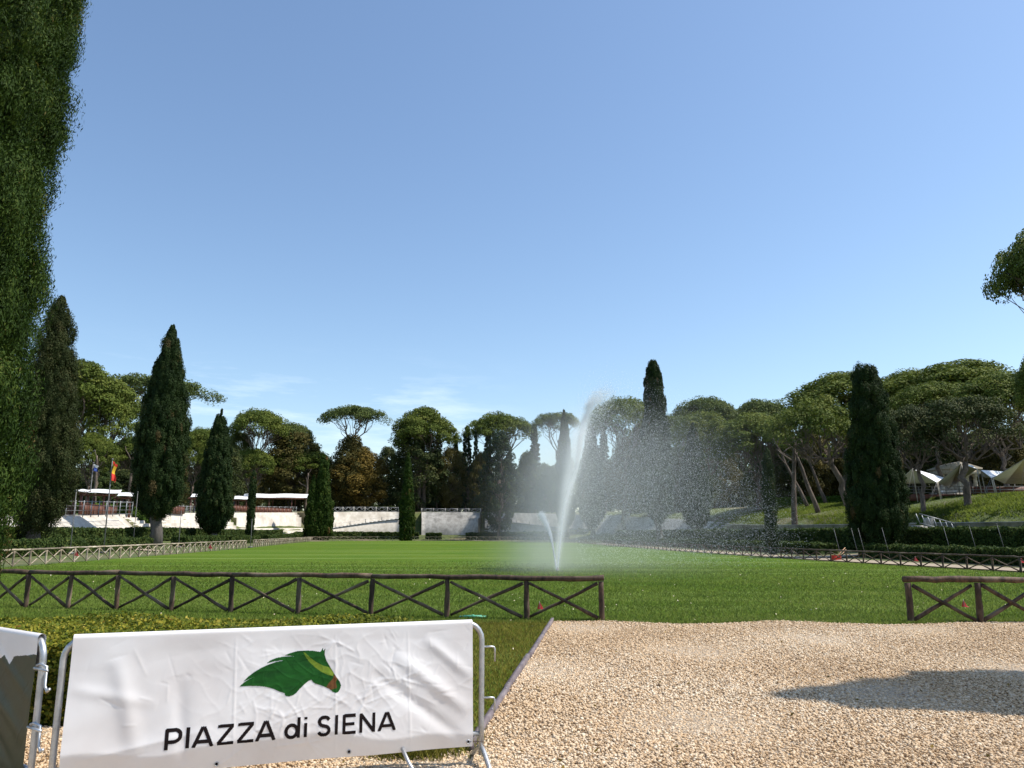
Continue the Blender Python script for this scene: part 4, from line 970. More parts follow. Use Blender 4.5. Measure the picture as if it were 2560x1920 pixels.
# ------------------------------------------------------------------ pavilions with white awnings on the left terrace
def pavilion(label, px0, px1, Y, ytop, ylow, n_panels=1, rot=0.0, posts=2, depth=4.0):
    Y = rimY(px1) + 4.5
    a, b = at(px0, ytop, Y), at(px1, ytop, Y); zl = at(px0, ylow, Y)[2]; zt = a[2]; zg = gz((a[0] + b[0]) / 2, Y)
    T = thing('awning_pavilion', label, 'pavilion', ((a[0] + b[0]) / 2, Y, zg), 'white awning pavilions on the left terrace')
    L_ = b[0] - a[0]; d = np.array([1, rot, 0]); d = d / np.linalg.norm(d); nrm = np.array([-d[1], d[0], 0])
    for k in range(n_panels):
        s0, s1 = L_ * k / n_panels + (.06 if k else 0), L_ * (k + 1) / n_panels; V = []; nu, nv = 9, 9
        for i in range(nu):
            for j in range(nv):
                u, v = i / (nu - 1), j / (nv - 1)
                p = np.array([a[0], Y, 0]) + d * (s0 + (s1 - s0) * u) + nrm * (v * depth - .3)
                z = zl + (zt - zl) * v ** .8 - .12 * math.sin(v * math.pi) + .04 * math.sin(u * 6) + .10 * (v < .05)
                V.append([p[0] + .55 * (1 - v) * (zt - zl), p[1], z])
        V = np.array(V); i, j = np.meshgrid(np.arange(nu - 1), np.arange(nv - 1), indexing='ij')
        Q = np.stack([i * nv + j, (i + 1) * nv + j, (i + 1) * nv + j + 1, i * nv + j + 1], -1).reshape(-1, 4)
        V2 = np.vstack([V, V - [0, 0, .04]]); Q2 = np.vstack([Q, Q[:, ::-1] + len(V)])
        np_mesh('canopy', V2 - np.array(T.location), [Q2], M['awning'], T, smooth=True)
    base = np.array([a[0], Y, 0])
    bm_ = MB(); 
    for v, z in ((0, zl - .16), (depth - .5, zt - .18)): bm_.beam(base + nrm * v + [0, 0, z], base + nrm * v + d * L_ + [0, 0, z], .16, .22)
    for k in range(posts + 1):
        p = base + d * (L_ * (k + .15) / (posts + .3)); bm_.beam(p + [0, 0, zl - .16] - nrm * .2, p + nrm * (depth - .4) + [0, 0, zt - .2], .1, .16)
    bm_.build('roof_frame', M['brownwood'], T)
    for k in range(posts):
        for v in (.1, depth - .6):
            p = base + d * (L_ * (k + .3) / posts) + nrm * v; pm = MB(); pm.beam(p + [0, 0, zg - .3], p + [0, 0, zl - .2], .22, .22); pm.build('post', M['brownwood'], T)
    return T
pavilion('white awning corner just right of the ragged left cypress', 178, 206, 80, 1219, 1230, 1, .3, 1)
pavilion('first full white awning with brown posts, left of the flag pole', 210, 283, 86, 1219, 1234, 1, .3)
pavilion('white awning between the flag pole and the tallest left cypress', 285, 345, 92, 1228, 1242, 1, .3)
pavilion('small white awning between the two left cypresses', 470, 520, 120, 1232, 1244, 1, .2)
pavilion('short white awning right of the medium left cypress', 580, 614, 138, 1238, 1249, 1, .2, 1)
pavilion('long white awning with two panels behind the pencil thin cypress', 600, 768, 160, 1232, 1245, 2, .05, 3)
def panel(label, px0, px1, h=1.15, off=3.6, name='timber_parapet'):
    idx = rim_between(px0, px1); q0, q1 = np.interp([px0, px1], RPX[_bk], RIM[_bk, 0]), np.interp([px0, px1], RPX[_bk], RIM[_bk, 1])
    n0 = RN[min(_bk, key=lambda i: abs(RPX[i] - (px0 + px1) / 2))]; z = float(np.interp((px0 + px1) / 2, RPX[_bk], RIM[_bk, 2]))
    P = [np.array([q0[0], q1[0], z + h / 2]), *[np.array([RIM[i, 0], RIM[i, 1], z + h / 2]) for i in idx], np.array([q0[1], q1[1], z + h / 2])]
    P = [p + np.array([n0[0], n0[1], 0]) * off for p in P]
    T = thing(name, label, 'parapet', (P[0][0], P[0][1], z), 'red-brown timber boxes on the left terrace'); b1, b2, b3 = MB(), MB(), MB()
    for c, e in zip(P[:-1], P[1:]):
        if np.linalg.norm(e - c) < .3: continue
        b1.beam(c, e, .5, h); b3.beam(c + [0, 0, h / 2 + .03], e + [0, 0, h / 2 + .03], .62, .06); n = max(2, int(np.linalg.norm(e - c) / 1.2)); sd_ = np.cross(unit(e - c), [0, 0, 1]) * .27
        for k in range(n + 1):
            p = c + (e - c) * k / n + sd_; b2.beam(p + [0, 0, -h / 2], p + [0, 0, h / 2 - .04], .07, .05)
    b1.build('boarding', M['brownwood'], T); b2.build('batten', M['darkwood'], T); b3.build('cap', M['brownwood'], T)
panel('red-brown timber box right of the ragged cypress foot', 142, 186)
panel('red-brown timber box below the first full awning', 203, 262)
panel('red-brown timber box left of the tallest cypress', 282, 356)
panel('red-brown timber box between the two left cypresses', 474, 510)
panel('red-brown timber parapet below the long awning', 588, 762)

# poles and flags
def pole(label, px, Y, ytop, ybot, r=.05, flagf=None, name='flag_pole', cat='flag pole'):
    b = at(px, ybot, Y); x = b[0]; zb = gz(x, Y); zt = at(px, ytop, Y)[2]
    T = thing(name, label, cat, (x, Y, zb)); m = MB(); m.tube([(x, Y, zb - .2), (x, Y, (zb + zt) / 2), (x, Y, zt)], [r, r * .9, r * .7], 8); m.tube([(x, Y, zt), (x, Y, zt + .12)], [r * 1.4, r * 1.2], 8)
    m.build('pole', M['darkpole'], T)
    mb_ = MB(); mb_.box((x, Y, zb + .06), (.4, .4, .16)); mb_.build('base_plate', M['darkpole'], T)
    return T, x, zt
def flagcloth(label, x, Y, zt, W, H_, mats, cuts, droop):
    nu, nv = 14, 22; V = []
    for i in range(nu):
        for j in range(nv):
            u, v = i / (nu - 1), j / (nv - 1)
            V.append((x + .06 + u * W * (1 - droop * .45) + .10 * math.sin(v * 7 + u * 2) * u, Y + .18 * math.sin(u * 7 + v * 3), zt - .1 - v * H_ - droop * u * H_ * .55))
    i, j = np.meshgrid(np.arange(nu - 1), np.arange(nv - 1), indexing='ij')
    Q = np.stack([i * nv + j, i * nv + j + 1, (i + 1) * nv + j + 1, (i + 1) * nv + j], -1).reshape(-1, 4)
    mi = np.zeros(len(Q), int); vv = (j.ravel() + .5) / (nv - 1)
    for k, (c0, c1, mm) in enumerate(cuts): mi[(vv >= c0) & (vv < c1)] = mm
    V = np.array(V) - np.array([x, Y, zt])
    o = np_mesh('flag', V, [Q], mats=[M[q] for q in mats], matidx=mi, smooth=True); o.location = (x, Y, zt); return tag(o, label, 'flag')
T, x_, z_ = pole('thin grey flag pole left of the tallest cypress, flying red and yellow', 262, 62, 1150, 1345, .055)
flagcloth('drooping red and yellow flag near the tallest left cypress', x_, 62, z_, .30, 1.45, ['ochre', 'flagred'], [(0, .16, 1), (.16, .55, 0), (.55, 1.01, 1)], .35)
T, x_, z_ = pole('pale grey flag pole at the ragged cypress, carrying a blue and white flag', 222, 96, 1158, 1270, .07)
flagcloth('blue and white flag beside the ragged left cypress', x_, 96, z_, .65, .8, ['flagwhite', 'flagblue'], [(0, .4, 0), (.4, 1.01, 1)], .5)
pole('thin bare pole in front of the first full awning', 178, 58, 1228, 1350, .035, name='bare_pole', cat='pole')
pole('thin bare pole in front of the awning left of the tallest cypress', 335, 74, 1232, 1335, .035, name='bare_pole', cat='pole')
pole('thin bare pole in front of the pale steps', 448, 84, 1280, 1345, .045, name='bare_pole', cat='pole')
pole('short bare pole at the gap of the left fence', 627, 92, 1300, 1352, .04, name='bare_pole', cat='pole')

# ------------------------------------------------------------------ right: tents on the slope, deck, stone pavilion
def tent(label, tris, poles):
    """tris: triangles of (px, py, Y) points; each is subdivided and pulled in along its edges like stretched cloth"""
    V, Fq = [], []; n = 9
    for t3 in tris:
        A, B_, C_ = (at(*q) for q in t3); idx = {}
        for i in range(n):
            for j in range(n - i):
                a_, b_ = i / (n - 1), j / (n - 1); c_ = 1 - a_ - b_; p = A * c_ + B_ * a_ + C_ * b_; p = p - [0, 0, 1.4 * a_ * b_ * c_ * 4]
                idx[i, j] = len(V); V.append(p)
        for i in range(n - 1):
            for j in range(n - 1 - i):
                Fq.append((idx[i, j], idx[i + 1, j], idx[i, j + 1]))
                if j < n - 2 - i: Fq.append((idx[i + 1, j], idx[i + 1, j + 1], idx[i, j + 1]))
    V = np.array(V); Fq = np.array(Fq); nz_ = np.cross(V[Fq[:, 1]] - V[Fq[:, 0]], V[Fq[:, 2]] - V[Fq[:, 0]])[:, 2]; Fq[nz_ < 0] = Fq[nz_ < 0][:, ::-1]
    org = np.array([V[:, 0].mean(), V[:, 1].mean(), gz(V[:, 0].mean(), V[:, 1].mean())]); T = thing('stretch_tent', label, 'tent', org, 'stretch tents on the slope')
    np_mesh('canopy', V - org, [Fq], M['awning'], T); np_mesh('lining', V - org - [0, 0, .06], [Fq[:, ::-1]], M['tan_cloth'], T)
    for q in poles:
        p = at(*q); g = gz(p[0], p[1]); MB().tube([p, (p[0] + .2, p[1] - .1, g - .2)], .05, 7).build('pole', M['stone'], T)
        MB().tube([p, (p[0] - 1.6, p[1] - 1.0, g - .1)], .012, 5).build('guy_rope', M['darkpole'], T)
A1_, B1_, C1_, D1_ = (2240, 1209, 90), (2281, 1171, 82), (2342, 1206, 80), (2360, 1194, 92)
tent('cream stretch tent with pointed peak right of the massive cypress', [(A1_, B1_, C1_), (B1_, D1_, C1_)], [A1_, B1_, C1_, D1_])
E1_, F1_, G1_, H1_, I1_ = (2345, 1206, 80.3), (2403, 1158, 80), (2374, 1219, 90), (2442, 1172, 80), (2430, 1163, 92)
tent('larger tan stretch tent in the middle, behind the thick twin trunk', [(E1_, F1_, G1_), (F1_, H1_, G1_), (F1_, I1_, H1_)], [E1_, F1_, G1_, H1_])
J1_, K1_, L1_, N1_ = (2452, 1175, 80), (2478, 1194, 78), (2530, 1180, 92), (2456, 1190, 90)
tent('stretch tent with white top right of the thick twin trunk', [(J1_, L1_, K1_), (J1_, K1_, N1_)], [J1_, K1_, L1_])
O1_, P1_, Q1_, S1_ = (2482, 1195, 79), (2512, 1208, 90), (2562, 1146, 80), (2640, 1210, 92)
tent('dark tan stretch tent cut off by the right border', [(O1_, Q1_, P1_), (Q1_, S1_, P1_)], [O1_, P1_, Q1_])
def deck():
    x0, x1 = at(2243, 1250, 86)[0], at(2640, 1250, 86)[0]; y0, y1 = 84, 95; zt = at(2400, 1238, 84)[2]
    org = (x0, y0, gz(x0, y0)); T = thing('timber_deck', 'dark red-brown timber deck on posts below the tents', 'deck', org)
    MB().box(((x0 + x1) / 2, (y0 + y1) / 2, zt - .15), (x1 - x0, y1 - y0, .3)).build('floor', M['darkwood'], T)
    MB().box(((x0 + x1) / 2, y0 - .05, zt - .25), (x1 - x0, .08, .7)).build('fascia', M['brownwood'], T)
    n = 9
    for k in range(n):
        x = x0 + .3 + (x1 - x0 - .6) * k / (n - 1)
        for y in (y0 + .3, y1 - .4): MB().beam((x, y, gz(x, y) - .3), (x, y, zt - .3), .25, .25).build('post', M['darkwood'], T)
    rl = MB()
    for z in (.95, .6, .3): rl.beam((x0, y0, zt + z), (x1, y0, zt + z), .06, .06)
    for k in range(13):
        x = x0 + (x1 - x0) * k / 12; rl.beam((x, y0, zt), (x, y0, zt + .97), .07, .07)
    rl.build('railing', M['darkpole'], T)
    b2 = MB(); xm = at(2420, 1230, 84)[0]; b2.box((xm + 5, y0 + .3, zt + .5), (9, .15, .85)); b2.build('parapet', M['brownwood'], T)
    for k, (px, lab) in enumerate([(2372, 'white covered table on the deck left of the stone columns'), (2470, 'white covered table on the deck right of the thick twin trunk'), (2500, 'white covered table on the deck near the right border')]):
        p = at(px, 1230, 88); t = thing('table', lab, 'table', (p[0], 88, zt), 'tables on the deck')
        m = MB(); m.box((p[0], 88, zt + .74), (1.6, .9, .05)); m.box((p[0], 88, zt + .56), (1.5, .8, .3)); m.build('cloth', M['awning'], t)
        m = MB()
        for dx in (-.65, .65):
            for dy in (-.3, .3): m.beam((p[0] + dx, 88 + dy, zt), (p[0] + dx, 88 + dy, zt + .72), .05, .05)
        m.build('legs', M['darkwood'], t)
deck()
def stone_pavilion():
    c = at(2398, 1210, 104); x, y = c[0], 104; zb = gz(x, y); zt = at(2398, 1186, 104)[2]
    T = thing('stone_pavilion', 'old stone pavilion with columns behind the tents', 'pavilion', (x, y, zb)); w_ = 4.4
    MB().box((x, y + 1, zb + .5), (w_ + .8, 4, 1.4)).build('plinth', M['stone'], T)
    z0 = zb + 1.2
    for k in range(5):
        q = MB(); xx = x - w_ / 2 + w_ * k / 4; q.tube([(xx, y, z0), (xx, y, z0 + .2), (xx, y, z0 + .22), (xx, y, (z0 + zt) / 2), (xx, y, zt - .3), (xx, y, zt - .28), (xx, y, zt)], [.34, .34, .25, .25, .22, .33, .33], 12); q.build('column', M['stone'], T, smooth=True)
    MB().box((x, y + 1.6, (z0 + zt) / 2), (w_, .3, zt - z0)).build('back_wall', M['concrete_shade_grey'], T)
    m = MB(); m.box((x, y + .8, zt + .3), (w_ + .9, 3, .6)); m.box((x, y + .8, zt + .72), (w_ + 1.3, 3.4, .22)); m.build('entablature', M['stone'], T)
    m = MB(); hw = w_ / 2 + .6; m.add([(x - hw, y - .9, zt + .83), (x + hw, y - .9, zt + .83), (x, y - .9, zt + 1.7), (x - hw, y + 2.4, zt + .83), (x + hw, y + 2.4, zt + .83), (x, y + 2.4, zt + 1.7)], [[0, 1, 2], [3, 5, 4]], [[0, 2, 5, 3], [1, 4, 5, 2], [0, 3, 4, 1]]); m.build('roof', M['stone'], T)
stone_pavilion()
def kiosk():
    c = at(2092, 1250, 150); x, y = c[0], 150; zb = gz(x, y); T = thing('kiosk', 'small pale green kiosk far behind the slanted trunks', 'building', (x, y, zb))
    MB().box((x, y, zb + 1.6), (6, 4, 3.4)).build('wall', noisy('pale_green_paint', (.38, .42, .33), (.5, .54, .44), 1.5, .8), T)
    m = MB(); m.box((x, y, zb + 3.4), (6.8, 4.8, .3)); m.build('roof', M['darkwood'], T)
    for k in (-1.6, 1.6): MB().box((x + k, y - 2.03, zb + 1.8), (1.1, .08, 1.3)).build('window', M['ink'], T)
    MB().box((x, y - 2.03, zb + 1.1), (1.0, .08, 2.1)).build('door', M['darkwood'], T)
kiosk()
def stair():
    a = at(2290, 1312, 58.2); b = at(2378, 1336, 58.2); T = thing('stone_stair', 'stone stair with slanted iron railing on the right wall', 'stairs', (a[0], 58.2, 1.5))
    m = MB(); n = 9
    for k in range(n):
        p = a + (b - a) * (k + .5) / n; m.box((p[0], 58.3, (p[2] + 1.2) / 2), (abs(b[0] - a[0]) / n, 1.2, p[2] - 1.2))
    m.build('treads', M['concrete_shade_grey'], T)
    r = MB(); up = np.array([0, 0, .8]); off = np.array([0, -.62, 0])
    r.beam(a + off + up, b + off + up, .05, .05); r.beam(a + off + up * .15, b + off + up * .15, .05, .05)
    for k in range(7):
        p = a + (b - a) * k / 6 + off; r.beam(p, p + up + [-.25, 0, 0], .045, .045)
    r.build('railing', M['rail_steel'], T)
    m = MB(); p = a + (b - a) * .52; m.box((p[0], 58.9, p[2] + .35), (.5, .5, 1.1)); m.build('pillar', M['stone'], T)
stair()
# leaning stakes along the right hedges
for k, (px, py) in enumerate([(2098, 1350), (2142, 1350), (2160, 1360), (2220, 1362), (2375, 1358), (2440, 1360), (2510, 1360)]):
    lab = ['first', 'second', 'third', 'fourth', 'fifth', 'sixth', 'seventh'][k]
    p = at(px, py, 46 if px > 2300 else 50); zb = gz(p[0], p[1]); T = thing('stake', f'{lab} thin leaning stake from the left along the right hedges', 'stake', (p[0], p[1], zb), 'leaning stakes by the right hedges')
    MB().tube([(p[0] + .1, p[1], zb - .1), (p[0] - .28, p[1], zb + 1.9)], .014, 6).build('stick', M['darkpole'], T); MB().tube([(p[0] - .28, p[1], zb + 1.9), (p[0] - .30, p[1], zb + 1.98)], .02, 6).build('cap', M['darkpole'], T)
# little yellow-brown shrub above the wall
sh = make_oak_meshes(61, 1.6, 1.6, .1, 30, 60, .12, 'hedge_bright', 'oval', .3, .05)
plant(sh, 'shrub', 'yellow-green shrub on the wall top left of the stone stair', 'shrub', 2308, 1293, 55, 61)

# red shovels leaning on the right fence
def tool(label, px, py, tx, ty, Y):
    b = gp(px, py); t = at(tx, ty, b[1] + .35); T = thing('red_shovel', label, 'shovel', b, 'red shovels at the right fence')
    d = unit(t - b); MB().tube([b + d * .3, (b + t) / 2 + [0, 0, .01], t], .022, 7).build('handle', M['handle'], T)
    m = MB(); s = np.cross(d, [0, 1, 0]); s = unit(s); V = []
    n = 7
    for i in range(n):
        for j in range(n):
            u, v = i / (n - 1) - .5, j / (n - 1); V.append(b + np.array([u * .42, -.10 - .10 * math.cos(u * 3.0) - .05 * v, .02 + v * .30 + 0 * u]) + d * .05)
    V = np.array(V); i, j = np.meshgrid(np.arange(n - 1), np.arange(n - 1), indexing='ij'); Q = np.stack([i * n + j, (i + 1) * n + j, (i + 1) * n + j + 1, i * n + j + 1], -1).reshape(-1, 4)
    m.add(np.vstack([V, V + [0, .02, 0]]), Q, Q[:, ::-1] + len(V)); m.build('blade', M['red'], T)
tool('red shovel leaning on the right fence, left handle of two', 2082, 1402, 2113, 1369, 50)
tool('red shovel leaning on the right fence, right handle of two', 2092, 1401, 2115, 1374, 50)

# little red marker flags
def marker(label, px, py, h=.30, s=.13, Y=None):
    b = gp(px, py) if Y is None else np.array([*at(px, py, Y)[:2], 0.0]); T = thing('marker_flag', label, 'marker flag', b, 'small red marker flags')
    MB().tube([b - [0, 0, .03], b + [0, 0, h * .55], b + [-.01, 0, h]], .004, 5).build('wire', M['rail_steel'], T)
    m = MB(); z = h; V = [b + [-.01, .0, z], b + [s * .42, .015, z - s * .85], b + [s * .62, -.01, z - s * 1.0], b + [-s * .35, .01, z - s * .95], b + [-s * .2, 0, z - s * .5]]
    V = np.array(V); m.add(np.vstack([V, V + [0, .004, 0]]), [[0, 4, 3], [0, 3, 1], [1, 3, 2], [5, 8, 9], [5, 6, 8], [6, 7, 8]]); m.build('pennant', M['red'], T)
marker('red marker flag between the last two braces of the near log fence', 1350, 1532, .24, .17)
marker('red marker flag seen through the short near fence at right', 2412, 1526, .24, .17)
marker('red marker flag at the right border behind the short near fence', 2556, 1425, .62, .30)
marker('red marker flag at the nearer left fence, by the ragged cypress', 188, 1408, .7, .3)
marker('red marker flag at the nearer left fence, by the medium cypress', 524, 1384, .8, .4)
marker('red marker flag at the right fence, far right of the shovels', 2291, 1418, .55, .26)
o = MB(); c = gp(1182, 1543); o.box((c[0], c[1], .012), (.55, .16, .024)); o.box((c[0], c[1], .03), (.38, .1, .014)); o.tube([(c[0], c[1], .02), (c[0], c[1], .05)], .03, 8)
tag(o.build('sprinkler_cover', M['mint'], origin=c), 'flat mint green sprinkler cover on the lawn below the near fence', 'sprinkler cover')

# ------------------------------------------------------------------ crowd barriers with printed banners
BZ = 1.03
def ray_at_z(px, py, z): return gp(px, py, z)
bL, bR = gp(186, 1592, BZ)[:2], gp(1205, 1553, BZ)[:2]
cL, cR = gp(-420, 1505, BZ)[:2], gp(114, 1592, BZ)[:2]
def arc(c, a, b, r, n=6): return [(c[0] + r * math.cos(t), c[1] + r * math.sin(t)) for t in np.linspace(a, b, n)]
def barrier(label, p0, p1, hooks_at, legs=True):
    p0, p1 = np.array(p0), np.array(p1); d = p1 - p0; Lb = np.linalg.norm(d); d = d / Lb; n2 = np.array([d[1], -d[0]])   # towards the viewer
    T = thing('crowd_barrier', label, 'barrier', (*p0, 0), 'galvanised crowd barriers')
    def w3(u, z, v=0): q = p0 + d * u + n2 * v; return (q[0], q[1], z)
    r = .021; pts = [(0, .07)] + [(0, z) for z in (.3, .6, BZ - .14)] + arc((.13, BZ - .13 - .01), math.pi, math.pi / 2, .13)[1:] + [(Lb * k / 6, BZ - .01) for k in range(1, 6)] + arc((Lb - .13, BZ - .14), math.pi / 2, 0, .13) + [(Lb, z) for z in (.6, .3, .07)]
    MB().tube([w3(*q) for q in pts], r, 14).build('frame', M['steel'], T, smooth=True)
    MB().tube([w3(0, .22), w3(Lb, .22)], .016, 10).build('bottom_rail', M['steel'], T, smooth=True)
    for k in range(1, 18):
        u = Lb * k / 18; MB().tube([w3(u, .22), w3(u, BZ - .02)], .0085, 8).build('bar', M['steel'], T, smooth=True)
    for u in ((0.0, Lb) if legs else ()):
        m = MB(); s = 1 if u == 0 else -1
        ft = [w3(u, .012, .24), w3(u, .03, .21), w3(u, .075, .13), w3(u, .11, .06), w3(u, .125, 0), w3(u, .11, -.06), w3(u, .075, -.13), w3(u, .03, -.21), w3(u, .012, -.24)]
        m.tube(ft, .018, 10); m.build('foot', M['steel'], T, smooth=True)
    if legs:
        u = Lb * .78; MB().tube([w3(u, .22), w3(u + .05, .1, .12), w3(u + .1, .01, .24)], .014, 8).build('stay', M['steel'], T, smooth=True)
    for u, z, s in hooks_at:
        MB().tube([w3(u, z), w3(u + s * .05, z), w3(u + s * .085, z - .003), w3(u + s * .095, z - .015), w3(u + s * .095, z - .13)], .007, 8).build('hook', M['steel'], T, smooth=True)
    return T, p0, d, n2, Lb
BT, bp0, bd, bn, bLen = barrier('galvanised crowd barrier under the horse emblem banner', bL - (bR - bL) * .018, bR, [(2.0, 0, 0)][:0] + [])
for z in (.84, .47):
    u = bLen; q = lambda uu, zz: (*(bp0 + bd * uu), zz)
    MB().tube([q(u + .015, z), q(u + .075, z), q(u + .098, z - .004), q(u + .105, z - .018), q(u + .105, z - .11)], .0075, 8).build('hook', M['steel'], BT, smooth=True)
CT, cp0, cd, cn, cLen = barrier('galvanised crowd barrier at the left border under the dark green banner', cL, cR, [])
for z in (.83, .47):
    q = lambda uu, zz, vv=0: (*(cp0 + cd * uu + cn * vv), zz)
    MB().tube([q(cLen - .03, z + .02, .02), q(cLen + .02, z + .035, .02), q(cLen + .06, z + .02, 0), q(cLen + .065, z - .1, 0), q(cLen + .10, z - .13, 0), q(cLen + .13, z - .11, 0)], .009, 8).build('hook', M['steel'], CT, smooth=True)
    MB().tube([q(cLen - .04, z + .005, .03), q(cLen + .14, z + .005, .03)], .009, 8).build('latch_pin', M['steel'], CT, smooth=True)

class Banner:
    """cloth hung over the top tube: local u along the barrier, v down from the fold"""
    def __init__(s, p0, d, n, L_, u0, u1, h, seed, tilt=.06, kink=.80, curl=.28):
        s.p0, s.d, s.n, s.u0, s.u1, s.h, s.tilt, s.kink, s.curl = p0, d, n, u0, u1, h, tilt, kink, curl
        g = np.random.default_rng(seed); W = u1 - u0; s.seg = []
        for k in range(110):
            c = np.array([u0 + W * np.clip(g.normal(.60, .22), .02, .98), h * np.clip(g.normal(.42, .25), .03, .95)]); a = g.normal(.45, .9); l_ = g.uniform(.05, .22)
            s.seg.append((c - np.array([math.cos(a), math.sin(a)]) * l_ / 2, c + np.array([math.cos(a), math.sin(a)]) * l_ / 2, g.uniform(.0006, .0022) * g.choice([-1, 1, 1]), g.uniform(.005, .011)))
        hubs = [(u0 + W * .70, h * .60), (u0 + W * .50, h * .66), (u0 + W * .80, h * .42), (u0 + W * .62, h * .10), (u0 + W * .43, h * .74), (u0 + W * .56, h * .86)]
        for hx, hy in hubs:
            for k in range(7):
                a = g.uniform(0, 2 * math.pi); l_ = g.uniform(.10, .34); c = np.array([hx, hy]); bend = g.normal(0, .35)
                p1 = c + np.array([math.cos(a), math.sin(a) * .8]) * l_ * .55; p2 = p1 + np.array([math.cos(a + bend), math.sin(a + bend) * .8]) * l_ * .6; A_ = g.uniform(.0015, .0042); w_ = g.uniform(.006, .012)
                s.seg.append((c, p1, A_, w_)); s.seg.append((p1, p2, A_ * .7, w_ * .9))
        s.ph = g.uniform(0, 6.28, 12)
        for f in (.37, .62, .815): s.seg.append((np.array([u0 + W * f, .02]), np.array([u0 + W * (f + .012), h * .97]), .003, .006))
        for (a, b, A, wd) in [((.78, .22), (.99, .72), .016, .05), ((.72, .35), (.97, .93), -.012, .045), ((.86, .1), (1.0, .45), .010, .04), ((.10, .15), (.16, .85), .012, .06), ((.24, .3), (.27, .95), -.009, .05), ((.0, .35), (.2, .5), .006, .04), ((.03, .86), (.33, .70), .006, .03)]:
            s.seg.append((np.array([u0 + W * a[0], h * a[1]]), np.array([u0 + W * b[0], h * b[1]]), A, wd))
    def disp(s, u, v):
        o = np.zeros(np.shape(u))
        for a, b, A, wd in s.seg:
            ab = b - a; L2 = (ab ** 2).sum(); t = ((u - a[0]) * ab[0] + (v - a[1]) * ab[1]) / L2; tc_ = np.clip(t, 0, 1)
            dist = np.hypot(u - a[0] - tc_ * ab[0], v - a[1] - tc_ * ab[1]); o += A * np.exp(-(dist / wd) ** (2 if wd > .03 else 1.25)) * np.clip(1 - (2 * tc_ - 1) ** 2, 0, 1) ** .6
        W = s.u1 - s.u0; fu = (u - s.u0) / W; p_ = s.ph
        cw = np.exp(-((fu - .62) / .28) ** 2) * np.exp(-((v / s.h - .45) / .4) ** 2)
        wx, wy = u + .05 * np.sin(v * 13 + p_[0]) + .03 * np.sin(v * 31 + u * 9), v + .05 * np.sin(u * 11 + p_[1]) + .02 * np.sin(u * 37 - v * 12)
        rd_ = (1 - np.abs(np.sin(wx * 15 + wy * 9 + p_[2]))) ** 3 + .8 * (1 - np.abs(np.sin(wx * 9 - wy * 21 + p_[3]))) ** 3 + .5 * (1 - np.abs(np.sin(wx * 33 + wy * 27 + p_[4]))) ** 3
        o += .0028 * cw * rd_ + .0035 * np.sin(wx * 8 + p_[5]) * np.sin(wy * 7 + p_[6]) * np.clip(v / .1, 0, 1)
        kk = s.h * (s.kink + .035 * np.sin(fu * 9) + .06 * fu ** 2 - .02 * np.sin(fu * 23)); sm = .018
        below = np.where(v > kk, v - kk, 0); below = np.sqrt(below ** 2 + sm ** 2) - sm
        topz = .10 + .10 * np.exp(-(fu / .22) ** 2) + .02 * np.sin(fu * 14); above = np.clip(v - topz, 0, None); above = np.sqrt(above ** 2 + .012 ** 2) - .012
        o += s.tilt * above - (s.tilt + s.curl) * below
        o += .006 * np.sin(fu * 17 + v * 3) * np.clip(v / s.h, 0, 1)
        return o
    def pos(s, u, v, lift=0.0):
        u = np.asarray(u, float); v = np.asarray(v, float); R_ = .026; a0 = math.pi * R_ * .5
        # v<0: over the tube and down the back
        th = np.clip(v / R_ + math.pi / 2, -math.pi / 2, math.pi / 2 + 0) if False else None
        front = R_ + s.disp(u, np.clip(v, 0, None)) * np.clip(v / .05, 0, 1) + lift
        ang = np.clip(-v / R_, 0, math.pi)
        out = np.where(v >= 0, front, np.cos(ang) * R_)
        z = np.where(v >= 0, BZ - .01 - v, BZ - .01 + np.sin(ang) * R_ - np.clip(-v - math.pi * R_, 0, None))
        q = s.p0[None] + s.d[None] * u.reshape(-1, 1) + s.n[None] * out.reshape(-1, 1)
        return np.column_stack([q, z.ravel()])
    def uv(s, px, py):
        """where the view ray through a photo pixel meets the hanging plane"""
        u_ = (960 - py) / F; r = np.array([(px - 1280) / F, cp - u_ * sp, sp + u_ * cp]); nn = np.array([s.n[0], s.n[1], 0]); o = np.array([s.p0[0], s.p0[1], 0]) + nn * .05
        c = np.array([0, 0, CAMH]); t = ((o - c) * nn).sum() / (r * nn).sum(); p = c + r * t
        return np.array([((p[:2] - s.p0) * s.d).sum(), BZ - .01 - p[2]])
    def grid(s, u0, u1, v0, v1, cell):
        nu, nv = int((u1 - u0) / cell) + 2, int((v1 - v0) / cell) + 2
        U, V = np.meshgrid(np.linspace(u0, u1, nu), np.linspace(v0, v1, nv), indexing='ij'); i, j = np.meshgrid(np.arange(nu - 1), np.arange(nv - 1), indexing='ij')
        Q = np.stack([i * nv + j, i * nv + j + 1, (i + 1) * nv + j + 1, (i + 1) * nv + j], -1).reshape(-1, 4)
        cu = (U[:-1, :-1] + U[1:, 1:]).ravel() / 2; cv = (V[:-1, :-1] + V[1:, 1:]).ravel() / 2
        return U.ravel(), V.ravel(), Q, cu, cv
def sub(V, Q):
    used, inv = np.unique(Q, return_inverse=True); return V[used], inv.reshape(Q.shape)
